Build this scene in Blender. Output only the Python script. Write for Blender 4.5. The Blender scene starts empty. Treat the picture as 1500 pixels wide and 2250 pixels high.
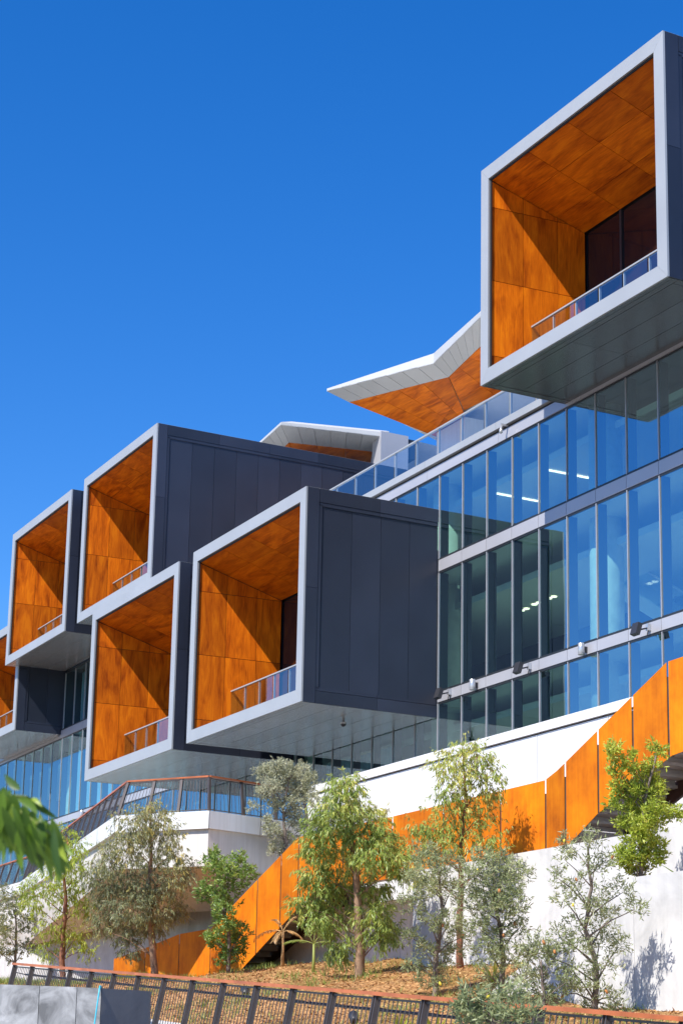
import bpy, math, random
import numpy as np
from mathutils import Matrix, Vector

S = bpy.context.scene
C = S.collection
R = math.radians

# ------------------------------------------------------------------ camera
cam_d = bpy.data.cameras.new('camera')
cam = bpy.data.objects.new('camera', cam_d)
C.objects.link(cam)
FWD = Vector((-0.870963, 0.44067844, 0.21731536))
RGT = Vector((0.45573104, 0.88984463, 0.02203954))
UPV = Vector((0.18366456, -0.11823298, 0.9758526))
m = Matrix.Identity(4)
for i in range(3):
    m[i][0], m[i][1], m[i][2] = RGT[i], UPV[i], -FWD[i]
cam.matrix_world = m
cam_d.sensor_fit = 'VERTICAL'
cam_d.sensor_height = 36.0
cam_d.lens = 65.43
cam_d.shift_x = 0.02178
cam_d.shift_y = 0.14648
cam_d.clip_start = 0.1
cam_d.clip_end = 6000
cam_d.dof.use_dof = True
cam_d.dof.focus_distance = 55
cam_d.dof.aperture_fstop = 13.0
S.camera = cam

# ------------------------------------------------------------------ light
SUN = Vector((0.38, -1.0, 1.16)).normalized()          # towards the sun
w = bpy.data.worlds.new('World')
S.world = w
w.use_nodes = True
nt = w.node_tree
sky = nt.nodes.new('ShaderNodeTexSky')
sky.sky_type = 'NISHITA'
sky.sun_disc = False
sky.sun_elevation = math.asin(SUN.z)
sky.sun_rotation = math.atan2(SUN.x, SUN.y)
sky.air_density = 1.0
sky.dust_density = 0.15
sky.ozone_density = 5.0
sky.altitude = 0
bg = nt.nodes['Background']
bg.inputs['Strength'].default_value = 0.12
hsv = nt.nodes.new('ShaderNodeHueSaturation')      # deep polarised blue over the whole sky
hsv.inputs['Hue'].default_value = 0.511
hsv.inputs['Saturation'].default_value = 1.33
hsv.inputs['Value'].default_value = 1.15
nt.links.new(sky.outputs[0], hsv.inputs['Color'])
nt.links.new(hsv.outputs[0], bg.inputs['Color'])

sd = bpy.data.lights.new('sun', 'SUN')
sd.energy = 5.0
sd.angle = R(0.53)
sd.color = (1.0, 0.95, 0.87)
so = bpy.data.objects.new('sun', sd)
C.objects.link(so)
so.rotation_euler = SUN.to_track_quat('Z', 'Y').to_euler()

S.view_settings.view_transform = 'Standard'
S.view_settings.look = 'None'
S.view_settings.gamma = 1.0
S.view_settings.exposure = 0.55
S.cycles.max_bounces = 8
S.cycles.transparent_max_bounces = 16
S.cycles.caustics_reflective = False
S.cycles.caustics_refractive = False

# ------------------------------------------------------------------ materials
def new_mat(name):
    mt = bpy.data.materials.new(name)
    mt.use_nodes = True
    n = mt.node_tree
    return mt, n, n.nodes['Principled BSDF'], n.nodes['Material Output']

def N(n, t, **kw):
    x = n.nodes.new(t)
    for k, v in kw.items():
        if k in x.inputs:
            x.inputs[k].default_value = v
        else:
            setattr(x, k, v)
    return x

def ramp(n, stops):
    r = n.nodes.new('ShaderNodeValToRGB')
    e = r.color_ramp.elements
    while len(e) < len(stops):
        e.new(0.5)
    for i, (p, c) in enumerate(stops):
        e[i].position = p
        e[i].color = (*c, 1)
    return r

def objcoord(n, scale=(1, 1, 1), rnd=0.0):
    tc = n.nodes.new('ShaderNodeTexCoord')
    mp = n.nodes.new('ShaderNodeMapping')
    mp.inputs['Scale'].default_value = scale
    if rnd:
        oi = n.nodes.new('ShaderNodeObjectInfo')
        ml = n.nodes.new('ShaderNodeMath'); ml.operation = 'MULTIPLY'
        ml.inputs[1].default_value = rnd
        n.links.new(oi.outputs['Random'], ml.inputs[0])
        ad = n.nodes.new('ShaderNodeVectorMath'); ad.operation = 'ADD'
        n.links.new(tc.outputs['Object'], ad.inputs[0])
        n.links.new(ml.outputs[0], ad.inputs[1])
        n.links.new(ad.outputs[0], mp.inputs['Vector'])
    else:
        n.links.new(tc.outputs['Object'], mp.inputs['Vector'])
    return mp

def plain(name, col, rough=0.5, metal=0.0, var=0.06, scale=1.5, rnd=37.0, bump=0.0, objvar=0.0, spec=0.5, buckle=0.0, streak=0.0):
    """flat colour with soft grime, small object-to-object change and optional relief"""
    mt, n, b, o = new_mat(name)
    mp = objcoord(n, (1, 1, 1), rnd)
    nz = N(n, 'ShaderNodeTexNoise', Scale=scale, Detail=5.0, Roughness=0.6)
    n.links.new(mp.outputs[0], nz.inputs['Vector'])
    lo = tuple(c * (1 - var * 2) for c in col)
    hi = tuple(min(1, c * (1 + var * 1.5)) for c in col)
    r = ramp(n, [(0.3, lo), (0.7, hi)])
    n.links.new(nz.outputs['Fac'], r.inputs[0])
    src = r.outputs[0]
    if streak:                                         # faint rain marks running down
        sm_ = n.nodes.new('ShaderNodeMapping'); sm_.inputs['Scale'].default_value = (4.0, 4.0, 0.18)
        n.links.new(mp.outputs[0], sm_.inputs['Vector'])
        sn = N(n, 'ShaderNodeTexNoise', Scale=1.7, Detail=6.0, Roughness=0.65)
        n.links.new(sm_.outputs[0], sn.inputs['Vector'])
        sr = ramp(n, [(0.45, (1, 1, 1)), (0.75, (1 - streak, 1 - streak * 1.08, 1 - streak * 1.2))])
        n.links.new(sn.outputs['Fac'], sr.inputs[0])
        sx = n.nodes.new('ShaderNodeMix'); sx.data_type = 'RGBA'; sx.blend_type = 'MULTIPLY'
        sx.inputs['Factor'].default_value = 1.0
        n.links.new(src, sx.inputs['A']); n.links.new(sr.outputs[0], sx.inputs['B'])
        src = sx.outputs['Result']
    if objvar:
        oi = n.nodes.new('ShaderNodeObjectInfo')
        hs = n.nodes.new('ShaderNodeHueSaturation')
        mr = n.nodes.new('ShaderNodeMapRange')
        mr.inputs['To Min'].default_value = 1 - objvar
        mr.inputs['To Max'].default_value = 1 + objvar
        n.links.new(oi.outputs['Random'], mr.inputs['Value'])
        n.links.new(mr.outputs[0], hs.inputs['Value'])
        n.links.new(src, hs.inputs['Color'])
        src = hs.outputs[0]
    n.links.new(src, b.inputs['Base Color'])
    b.inputs['Roughness'].default_value = rough
    b.inputs['Metallic'].default_value = metal
    b.inputs['Specular IOR Level'].default_value = spec
    if buckle:                                         # sheet metal is never quite flat
        bb = N(n, 'ShaderNodeBump', Strength=buckle, Distance=0.1)
        bn = N(n, 'ShaderNodeTexNoise', Scale=0.7, Detail=1.0)
        n.links.new(mp.outputs[0], bn.inputs['Vector'])
        n.links.new(bn.outputs['Fac'], bb.inputs['Height'])
        n.links.new(bb.outputs[0], b.inputs['Normal'])
    if bump:
        bp = N(n, 'ShaderNodeBump', Strength=bump, Distance=0.02)
        n2 = N(n, 'ShaderNodeTexNoise', Scale=scale * 14, Detail=4.0)
        n.links.new(mp.outputs[0], n2.inputs['Vector'])
        n.links.new(n2.outputs['Fac'], bp.inputs['Height'])
        n.links.new(bp.outputs[0], b.inputs['Normal'])
    return mt

M = {}
M['frame'] = plain('light_grey_metal', (0.36, 0.375, 0.39), 0.42, 0.15, 0.03, 0.5)
M['charcoal'] = plain('charcoal_metal', (0.024, 0.029, 0.047), 0.38, 0.0, 0.10, 0.35, objvar=0.22, buckle=0.05)
M['roofsheet'] = plain('pale_roof_sheet', (0.38, 0.38, 0.37), 0.6)
M['joint'] = plain('joint_backing', (0.14, 0.15, 0.18), 0.6)
M['dark'] = plain('dark_gap', (0.018, 0.016, 0.018), 0.7)
M['soffit'] = plain('brushed_soffit_metal', (0.66, 0.67, 0.68), 0.27, 0.7, 0.04, 0.4, objvar=0.05)
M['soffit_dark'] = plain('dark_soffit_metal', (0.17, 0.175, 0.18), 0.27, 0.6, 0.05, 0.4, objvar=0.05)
M['white'] = plain('white_cladding', (0.72, 0.72, 0.71), 0.45, 0.0, 0.02, 0.4, objvar=0.015, streak=0.16)
M['offwhite'] = plain('offwhite_render', (0.62, 0.59, 0.545), 0.6, 0.0, 0.05, 0.8, streak=0.2)
M['spandrel'] = plain('spandrel_metal', (0.40, 0.40, 0.43), 0.35, 0.2, 0.03, 0.5, objvar=0.02)
M['mullion'] = plain('mullion_metal', (0.36, 0.36, 0.39), 0.4, 0.3)
M['fin'] = plain('dark_window_frame', (0.022, 0.026, 0.032), 0.4)
M['ceiling'] = plain('white_ceiling', (0.78, 0.79, 0.78), 0.7, var=0.02)
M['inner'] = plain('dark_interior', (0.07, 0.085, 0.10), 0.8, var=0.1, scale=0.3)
M['column'] = plain('concrete_column', (0.80, 0.80, 0.77), 0.7, var=0.07, scale=3.0)
M['curtain'] = plain('pale_blue_curtain', (0.42, 0.56, 0.80), 0.9, var=0.05, scale=0.8)
M['carpet'] = plain('interior_floor', (0.62, 0.60, 0.56), 0.8)
M['deck'] = plain('balcony_deck', (0.20, 0.15, 0.11), 0.8)
M['steel'] = plain('dark_steel', (0.085, 0.070, 0.065), 0.45, 0.3, 0.1, 3)
M['stair'] = plain('stair_grey', (0.46, 0.43, 0.42), 0.7, 0.0, 0.08, 2)
M['stringer'] = plain('stringer_brown', (0.06, 0.022, 0.012), 0.6)
M['rail'] = plain('timber_rail', (0.42, 0.115, 0.035), 0.45, 0.0, 0.16, 2.0)
M['railglass'] = None
M['soil'] = plain('soil', (0.10, 0.06, 0.035), 0.95, 0, 0.2, 3, bump=0.6)
M['paving'] = plain('paving', (0.32, 0.31, 0.29), 0.85, 0, 0.1, 1.2, bump=0.2)
M['ground'] = plain('ground', (0.30, 0.29, 0.27), 0.9, 0, 0.12, 0.05)
M['lamp_grey'] = plain('lamp_silver', (0.55, 0.56, 0.58), 0.3, 0.6)
M['lamp_black'] = plain('lamp_black', (0.03, 0.03, 0.035), 0.4)
M['bark'] = plain('pale_bark', (0.30, 0.19, 0.12), 0.85, 0, 0.25, 6, bump=0.6)
M['bark_red'] = plain('red_brown_bark', (0.26, 0.11, 0.06), 0.85, 0, 0.3, 6, bump=0.6)
M['bark_grey'] = plain('grey_bark', (0.20, 0.16, 0.13), 0.9, 0, 0.25, 6, bump=0.6)
M['flower_orange'] = plain('orange_flower', (0.42, 0.17, 0.05), 0.8, 0, 0.2, 20)
M['flower_yellow'] = plain('yellow_flower', (0.75, 0.60, 0.06), 0.8, 0, 0.15, 20)
M['hose'] = plain('cyan_hose', (0.06, 0.48, 0.62), 0.4)
M['dry'] = plain('dry_frond', (0.50, 0.31, 0.13), 0.85, 0, 0.2, 4)

def wood_mat(name='varnished_plywood', s1=(1.6, 1.6, 0.40), s2=(9.0, 9.0, 0.8)):
    """stained plywood sheets: soft rotary-cut figure, fine streaks, each sheet its own tone"""
    mt, n, b, o = new_mat(name)
    mp = objcoord(n, (1.0, 1.0, 1.0), 211.0)
    st = n.nodes.new('ShaderNodeMapping')
    st.inputs['Scale'].default_value = s1
    n.links.new(mp.outputs[0], st.inputs['Vector'])
    big = N(n, 'ShaderNodeTexNoise', Scale=1.1, Detail=3.0, Roughness=0.5, Distortion=1.6)
    n.links.new(st.outputs[0], big.inputs['Vector'])
    st2 = n.nodes.new('ShaderNodeMapping')
    st2.inputs['Scale'].default_value = s2
    n.links.new(mp.outputs[0], st2.inputs['Vector'])
    fine = N(n, 'ShaderNodeTexNoise', Scale=2.4, Detail=5.0, Roughness=0.65, Distortion=0.5)
    n.links.new(st2.outputs[0], fine.inputs['Vector'])
    mixf = n.nodes.new('ShaderNodeMath'); mixf.operation = 'MULTIPLY_ADD'
    mixf.inputs[1].default_value = 0.62
    n.links.new(fine.outputs['Fac'], mixf.inputs[0])
    n.links.new(big.outputs['Fac'], mixf.inputs[2])
    r = ramp(n, [(0.55, (0.30, 0.050, 0.002)), (0.74, (0.54, 0.112, 0.003)), (0.90, (0.68, 0.155, 0.004)), (1.0, (0.76, 0.195, 0.005))])
    n.links.new(mixf.outputs[0], r.inputs[0])
    oi = n.nodes.new('ShaderNodeObjectInfo')
    mr = n.nodes.new('ShaderNodeMapRange')
    mr.inputs['To Min'].default_value = 0.72
    mr.inputs['To Max'].default_value = 1.12
    n.links.new(oi.outputs['Random'], mr.inputs['Value'])
    hs = n.nodes.new('ShaderNodeHueSaturation')
    n.links.new(mr.outputs[0], hs.inputs['Value'])
    n.links.new(r.outputs[0], hs.inputs['Color'])
    n.links.new(hs.outputs[0], b.inputs['Base Color'])
    b.inputs['Roughness'].default_value = 0.5
    b.inputs['Specular IOR Level'].default_value = 0.18
    return mt
M['wood'] = wood_mat()
M['wood_flat'] = wood_mat('varnished_plywood_ceiling', (0.40, 1.6, 1.6), (0.8, 9.0, 9.0))

def corten_mat():
    mt, n, b, o = new_mat('orange_weathering_steel')
    mp = objcoord(n, (1, 1, 1), 53.0)
    nz = N(n, 'ShaderNodeTexNoise', Scale=0.9, Detail=6.0, Roughness=0.65)
    n.links.new(mp.outputs[0], nz.inputs['Vector'])
    st = n.nodes.new('ShaderNodeMapping')
    st.inputs['Scale'].default_value = (5.0, 5.0, 0.5)
    n.links.new(mp.outputs[0], st.inputs['Vector'])
    sk = N(n, 'ShaderNodeTexNoise', Scale=1.6, Detail=5.0, Roughness=0.6)
    n.links.new(st.outputs[0], sk.inputs['Vector'])
    ml = n.nodes.new('ShaderNodeMath'); ml.operation = 'MULTIPLY_ADD'
    ml.inputs[1].default_value = 0.45
    n.links.new(sk.outputs['Fac'], ml.inputs[0])
    n.links.new(nz.outputs['Fac'], ml.inputs[2])
    r = ramp(n, [(0.40, (0.28, 0.06, 0.002)), (0.62, (0.55, 0.135, 0.0015)), (0.80, (0.68, 0.19, 0.0015)), (0.95, (0.74, 0.235, 0.003))])
    n.links.new(ml.outputs[0], r.inputs[0])
    oi = n.nodes.new('ShaderNodeObjectInfo')
    mr = n.nodes.new('ShaderNodeMapRange')
    mr.inputs['To Min'].default_value = 0.70
    mr.inputs['To Max'].default_value = 1.12
    n.links.new(oi.outputs['Random'], mr.inputs['Value'])
    hs = n.nodes.new('ShaderNodeHueSaturation')
    n.links.new(mr.outputs[0], hs.inputs['Value'])
    n.links.new(r.outputs[0], hs.inputs['Color'])
    n.links.new(hs.outputs[0], b.inputs['Base Color'])
    b.inputs['Roughness'].default_value = 0.75
    b.inputs['Specular IOR Level'].default_value = 0.2
    bp = N(n, 'ShaderNodeBump', Strength=0.15, Distance=0.01)
    n.links.new(sk.outputs['Fac'], bp.inputs['Height'])
    n.links.new(bp.outputs[0], b.inputs['Normal'])
    return mt
M['corten'] = corten_mat()

def concrete_mat(name, lo, hi, streak=0.5, p0=0.45, p1=0.95, sc=0.8):
    mt, n, b, o = new_mat(name)
    mp = objcoord(n, (1, 1, 1), 19.0)
    a = N(n, 'ShaderNodeTexNoise', Scale=sc, Detail=8.0, Roughness=0.65, Distortion=1.2)
    n.links.new(mp.outputs[0], a.inputs['Vector'])
    st = n.nodes.new('ShaderNodeMapping')
    st.inputs['Scale'].default_value = (3.0, 3.0, 0.25)
    n.links.new(mp.outputs[0], st.inputs['Vector'])
    k = N(n, 'ShaderNodeTexNoise', Scale=1.3, Detail=5.0)
    n.links.new(st.outputs[0], k.inputs['Vector'])
    ml = n.nodes.new('ShaderNodeMath'); ml.operation = 'MULTIPLY_ADD'
    ml.inputs[1].default_value = streak
    n.links.new(k.outputs['Fac'], ml.inputs[0])
    n.links.new(a.outputs['Fac'], ml.inputs[2])
    r = ramp(n, [(p0, lo), (p1, hi)])
    n.links.new(ml.outputs[0], r.inputs[0])
    n.links.new(r.outputs[0], b.inputs['Base Color'])
    b.inputs['Roughness'].default_value = 0.85
    bp = N(n, 'ShaderNodeBump', Strength=0.15, Distance=0.01)
    f = N(n, 'ShaderNodeTexNoise', Scale=22.0, Detail=4.0)
    n.links.new(mp.outputs[0], f.inputs['Vector'])
    n.links.new(f.outputs['Fac'], bp.inputs['Height'])
    n.links.new(bp.outputs[0], b.inputs['Normal'])
    return mt
M['concrete'] = concrete_mat('pale_concrete', (0.40, 0.395, 0.385), (0.64, 0.63, 0.615))
M['concrete_mid'] = concrete_mat('mid_concrete', (0.13, 0.13, 0.13), (0.52, 0.515, 0.51), 0.35, 0.5, 0.88, 2.2)
M['concrete_dark'] = concrete_mat('dark_concrete', (0.085, 0.083, 0.088), (0.16, 0.155, 0.16))

def glass_mat(name, ior, tint, refl, wavy=0.0, rough=0.0):
    mt, n, b, o = new_mat(name)
    n.nodes.remove(b)
    tr = N(n, 'ShaderNodeBsdfTransparent'); tr.inputs['Color'].default_value = (*tint, 1)
    gl = N(n, 'ShaderNodeBsdfGlossy', Roughness=rough); gl.inputs['Color'].default_value = (*refl, 1)
    fr = N(n, 'ShaderNodeFresnel', IOR=ior)
    mx = n.nodes.new('ShaderNodeMixShader')
    ge = n.nodes.new('ShaderNodeNewGeometry')          # the sheet reflects once, on its outer face
    iv = N(n, 'ShaderNodeMath', operation='SUBTRACT'); iv.inputs[0].default_value = 1.0
    n.links.new(ge.outputs['Backfacing'], iv.inputs[1])
    fm = N(n, 'ShaderNodeMath', operation='MULTIPLY')
    n.links.new(fr.outputs[0], fm.inputs[0]); n.links.new(iv.outputs[0], fm.inputs[1])
    n.links.new(fm.outputs[0], mx.inputs[0])
    n.links.new(tr.outputs[0], mx.inputs[1])
    n.links.new(gl.outputs[0], mx.inputs[2])
    n.links.new(mx.outputs[0], o.inputs['Surface'])
    if wavy:
        mp = objcoord(n, (1, 1, 0.5), 91.0)
        nz = N(n, 'ShaderNodeTexNoise', Scale=0.9, Detail=1.5)
        n.links.new(mp.outputs[0], nz.inputs['Vector'])
        bp = N(n, 'ShaderNodeBump', Strength=wavy, Distance=0.05)
        n.links.new(nz.outputs['Fac'], bp.inputs['Height'])
        n.links.new(bp.outputs[0], gl.inputs['Normal'])
    return mt
M['glass'] = glass_mat('coated_window_glass', 5.2, (0.80, 0.97, 0.93), (0.68, 0.89, 1.0), 0.05)
M['railglass'] = glass_mat('balustrade_glass', 2.9, (0.86, 0.93, 0.97), (0.8, 0.92, 1.0), 0.05)
M['darkglass'] = plain('dark_rear_glass', (0.012, 0.011, 0.015), 0.06, 0, 0.05, spec=0.6)

def emit(name, col, s):
    mt, n, b, o = new_mat(name)
    b.inputs['Base Color'].default_value = (*col, 1)
    b.inputs['Emission Color'].default_value = (*col, 1)
    b.inputs['Emission Strength'].default_value = s
    return mt
M['lamp_on'] = emit('lit_lamp', (1.0, 0.88, 0.68), 2.2)

def mulch_mat():
    mt, n, b, o = new_mat('bark_mulch')
    mp = objcoord(n)
    v = N(n, 'ShaderNodeTexVoronoi', Scale=16.0)
    n.links.new(mp.outputs[0], v.inputs['Vector'])
    nz = N(n, 'ShaderNodeTexNoise', Scale=0.6, Detail=5.0)
    n.links.new(mp.outputs[0], nz.inputs['Vector'])
    r = ramp(n, [(0.0, (0.18, 0.075, 0.022)), (0.5, (0.40, 0.195, 0.062)), (1.0, (0.60, 0.34, 0.14))])
    sp = n.nodes.new('ShaderNodeSeparateColor')
    n.links.new(v.outputs['Color'], sp.inputs[0])
    n.links.new(sp.outputs[0], r.inputs[0])
    g = ramp(n, [(0.44, (1, 1, 1)), (0.66, (0.55, 0.62, 0.35))])
    n.links.new(nz.outputs['Fac'], g.inputs[0])
    mx = n.nodes.new('ShaderNodeMix'); mx.data_type = 'RGBA'; mx.blend_type = 'MULTIPLY'
    mx.inputs['Factor'].default_value = 1.0
    n.links.new(r.outputs[0], mx.inputs['A']); n.links.new(g.outputs[0], mx.inputs['B'])
    n.links.new(mx.outputs['Result'], b.inputs['Base Color'])
    b.inputs['Roughness'].default_value = 0.95
    bp = N(n, 'ShaderNodeBump', Strength=0.9, Distance=0.05)
    n.links.new(v.outputs['Distance'], bp.inputs['Height'])
    n.links.new(bp.outputs[0], b.inputs['Normal'])
    return mt
M['mulch'] = mulch_mat()

def leaf_mat(name, a, b_, c, gloss=0.45, trans=0.35):
    """three leaf tones picked per leaf by its own 'tone' value, light passes through"""
    mt, n, b, o = new_mat(name)
    at = n.nodes.new('ShaderNodeAttribute'); at.attribute_name = 'tone'
    r = ramp(n, [(0.0, a), (0.55, b_), (1.0, c)])
    n.links.new(at.outputs['Fac'], r.inputs[0])
    n.links.new(r.outputs[0], b.inputs['Base Color'])
    b.inputs['Roughness'].default_value = gloss
    tl = n.nodes.new('ShaderNodeBsdfTranslucent')
    gm = n.nodes.new('ShaderNodeGamma'); gm.inputs['Gamma'].default_value = 0.8
    n.links.new(r.outputs[0], gm.inputs[0])
    n.links.new(gm.outputs[0], tl.inputs['Color'])
    mx = n.nodes.new('ShaderNodeMixShader'); mx.inputs[0].default_value = trans
    n.links.new(b.outputs[0], mx.inputs[1]); n.links.new(tl.outputs[0], mx.inputs[2])
    n.links.new(mx.outputs[0], o.inputs['Surface'])
    return mt
M['leaf_olive'] = leaf_mat('olive_leaf', (0.13, 0.15, 0.08), (0.26, 0.28, 0.13), (0.56, 0.45, 0.11))
M['leaf_lime'] = leaf_mat('lime_leaf', (0.18, 0.26, 0.03), (0.40, 0.48, 0.05), (0.62, 0.60, 0.10))
M['leaf_green'] = leaf_mat('green_leaf', (0.08, 0.16, 0.03), (0.19, 0.30, 0.055), (0.42, 0.46, 0.08))
M['leaf_gum'] = leaf_mat('gum_leaf', (0.14, 0.22, 0.05), (0.32, 0.41, 0.08), (0.60, 0.56, 0.13))
M['leaf_silver'] = leaf_mat('silver_leaf', (0.30, 0.31, 0.19), (0.45, 0.45, 0.29), (0.58, 0.56, 0.40))
M['leaf_banksia'] = leaf_mat('banksia_leaf', (0.16, 0.20, 0.08), (0.33, 0.37, 0.17), (0.56, 0.55, 0.30))
M['leaf_near'] = leaf_mat('near_leaf', (0.045, 0.10, 0.010), (0.15, 0.26, 0.022), (0.36, 0.46, 0.05), 0.4, 0.45)
M['leaf_grass'] = leaf_mat('grass_blade', (0.10, 0.16, 0.03), (0.22, 0.30, 0.05), (0.45, 0.42, 0.12))
M['leaf_dry'] = leaf_mat('dry_leaf', (0.40, 0.22, 0.08), (0.55, 0.34, 0.14), (0.68, 0.48, 0.24))

# ------------------------------------------------------------------ builders
ORG = {}          # world position of each parent's origin
def origin(o):
    return ORG.get(o.name, Vector((0, 0, 0))) if o else Vector((0, 0, 0))

def tag(o, label=None, cat=None, group=None, kind=None):
    if label: o['label'] = label
    if cat: o['category'] = cat
    if group: o['group'] = group
    if kind: o['kind'] = kind
    return o

def thing(name, loc, label, cat, group=None):
    o = bpy.data.objects.new(name, None)
    o.empty_display_size = 0.3
    C.objects.link(o)
    o.location = loc
    ORG[o.name] = Vector(loc)
    return tag(o, label, cat, group)

def link(name, me, parent, loc):
    o = bpy.data.objects.new(name, me)
    C.objects.link(o)
    if parent:
        o.parent = parent
    o.location = Vector(loc) - origin(parent)
    ORG[o.name] = Vector(loc)
    return o

def mesh(name, vs, fs, mat, parent=None, smooth=False, loc=None):
    """one mesh object from world-space vertices"""
    vs = [Vector(v) for v in vs]
    if loc is None:
        loc = sum(vs, Vector()) / len(vs)
    loc = Vector(loc)
    me = bpy.data.meshes.new(name)
    me.from_pydata([tuple(v - loc) for v in vs], [], fs)
    me.materials.append(M[mat])
    if smooth:
        me.polygons.foreach_set('use_smooth', [True] * len(me.polygons))
    me.update()
    return link(name, me, parent, loc)

BOXES = {}
BF = [(0, 3, 2, 1), (4, 5, 6, 7), (0, 1, 5, 4), (1, 2, 6, 5), (2, 3, 7, 6), (3, 0, 4, 7)]
def box(name, x0, x1, y0, y1, z0, z1, mat, parent=None):
    """axis-aligned block; alike blocks share one mesh"""
    d = (round(abs(x1 - x0), 3), round(abs(y1 - y0), 3), round(abs(z1 - z0), 3), mat)
    me = BOXES.get(d)
    if me is None:
        a, b, c = d[0] / 2, d[1] / 2, d[2] / 2
        me = bpy.data.meshes.new(name)
        me.from_pydata([(-a, -b, -c), (a, -b, -c), (a, b, -c), (-a, b, -c), (-a, -b, c), (a, -b, c), (a, b, c), (-a, b, c)], [], BF)
        me.materials.append(M[mat])
        me.update()
        BOXES[d] = me
    return link(name, me, parent, ((x0 + x1) / 2, (y0 + y1) / 2, (z0 + z1) / 2))

def boxvf(x0, x1, y0, y1, z0, z1):
    return [(x0, y0, z0), (x1, y0, z0), (x1, y1, z0), (x0, y1, z0), (x0, y0, z1), (x1, y0, z1), (x1, y1, z1), (x0, y1, z1)], BF

def prism(name, pts, thick, mat, parent=None):
    """flat polygon (world points) pushed along the vector thick"""
    t = Vector(thick)
    a = [Vector(q) for q in pts]
    n = len(a)
    # keep the winding outward
    nrm = Vector()
    for i in range(n):
        nrm += a[i].cross(a[(i + 1) % n])
    if nrm.dot(t) > 0:
        a.reverse()
    vs = a + [q + t for q in a]
    fs = [tuple(range(n)), tuple(range(2 * n - 1, n - 1, -1))]
    for i in range(n):
        j = (i + 1) % n
        fs.append((j, i, n + i, n + j))
    return mesh(name, vs, fs, mat, parent)

class MB:
    """collects several solids for one mesh"""
    def __init__(s): s.v = []; s.f = []
    def add(s, v, f):
        k = len(s.v); s.v += [Vector(q) for q in v]; s.f += [tuple(i + k for i in q) for q in f]
    def box(s, *a): s.add(*boxvf(*a))
    def bar(s, a, b, w, h=None, up=(0, 0, 1)):
        a, b = Vector(a), Vector(b); h = h or w
        d = (b - a).normalized(); u = Vector(up)
        sd_ = d.cross(u)
        if sd_.length < 1e-4: sd_ = d.cross(Vector((1, 0, 0)))
        sd_.normalize(); u = sd_.cross(d)
        o = [(-w / 2, -h / 2), (w / 2, -h / 2), (w / 2, h / 2), (-w / 2, h / 2)]
        vs = [a + sd_ * p + u * q for p, q in o] + [b + sd_ * p + u * q for p, q in o]
        s.add(vs, [(0, 1, 2, 3), (7, 6, 5, 4), (0, 4, 5, 1), (1, 5, 6, 2), (2, 6, 7, 3), (3, 7, 4, 0)])
    def tube(s, pts, rad, n=6):
        pts = [Vector(q) for q in pts]
        rings = []
        for i, q in enumerate(pts):
            d = (pts[min(i + 1, len(pts) - 1)] - pts[max(i - 1, 0)]).normalized()
            e = d.cross(Vector((0.31, 0.95, 0.12))).normalized(); g = d.cross(e)
            r = rad[i] if isinstance(rad, (list, tuple)) else rad
            rings.append([q + (e * math.cos(6.2832 * k / n) + g * math.sin(6.2832 * k / n)) * r for k in range(n)])
        vs = [v for g in rings for v in g]
        fs = []
        for i in range(len(rings) - 1):
            for k in range(n):
                l = (k + 1) % n
                fs.append((i * n + k, i * n + l, (i + 1) * n + l, (i + 1) * n + k))
        fs.append(tuple(range(n - 1, -1, -1))); fs.append(tuple((len(rings) - 1) * n + k for k in range(n)))
        s.add(vs, fs)
    def lathe(s, c, prof, n=12, axis=(0, 0, 1)):
        c = Vector(c); ax = Vector(axis).normalized()
        s.tube([c + ax * (h + 1e-5 * i) for i, (h, r) in enumerate(prof)], [r for h, r in prof], n)
    def build(s, name, mat, parent=None, smooth=False):
        return mesh(name, s.v, s.f, mat, parent, smooth)

def clip(poly, nx, ny, c):
    """keep the part of a 2D polygon where nx*x + ny*y <= c"""
    out = []
    for i, a in enumerate(poly):
        b = poly[(i + 1) % len(poly)]
        da, db = nx * a[0] + ny * a[1] - c, nx * b[0] + ny * b[1] - c
        if da <= 0: out.append(a)
        if da * db < 0:
            t = da / (da - db)
            out.append((a[0] + (b[0] - a[0]) * t, a[1] + (b[1] - a[1]) * t))
    return out

# ================================================================== ground
def struct(o, kind='structure'):
    o['kind'] = kind
    return o
YW = 30.06            # glass line of the long facade
MOD = 1.4683          # window module
X0 = -50.847
def fence_z(x): return 2.47 - 0.0659 * (x + 43.42)
BANK_X = [-110, -52, -48, -43, -37, -33, -25]; BANK_Z = [3.1, 3.15, 3.35, 3.1, 3.0, 2.35, 2.0]
def ground_z(x, y):
    zf = fence_z(x) - 1.2
    zb = float(np.interp(x, BANK_X, BANK_Z))
    t = max(0.0, min(1.0, (y - 14.4) / 11.6))
    bump = 0.10 * math.sin(x * 0.9 + y * 0.4) * math.sin(y * 0.7 - x * 0.3) + 0.05 * math.sin(2.3 * x + 1.7 * y)
    return zf + (zb - zf) * (t ** 0.9) + bump * (1 if y > 15 else 0.2)

g = 1500
struct(mesh('ground', [(-g, -g, -1.6), (g, -g, -1.6), (g, g, -1.6), (-g, g, -1.6)], [(0, 1, 2, 3)], 'ground'))

# planted bank between the fence and the building
def bank():
    vs, fs = [], []
    xs = np.arange(-110, -5.9, 0.5); ys = np.arange(14.6, 27.01, 0.31)
    nx, ny = len(xs), len(ys)
    for y in ys:
        for x in xs:
            vs.append((x, y, ground_z(x, y)))
    for j in range(ny - 1):
        for i in range(nx - 1):
            a = j * nx + i
            fs.append((a, a + 1, a + nx + 1, a + nx))
    o = mesh('planted_bank', vs, fs, 'mulch', None, True, (0, 0, 0))
    return struct(o)
bank()
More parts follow.
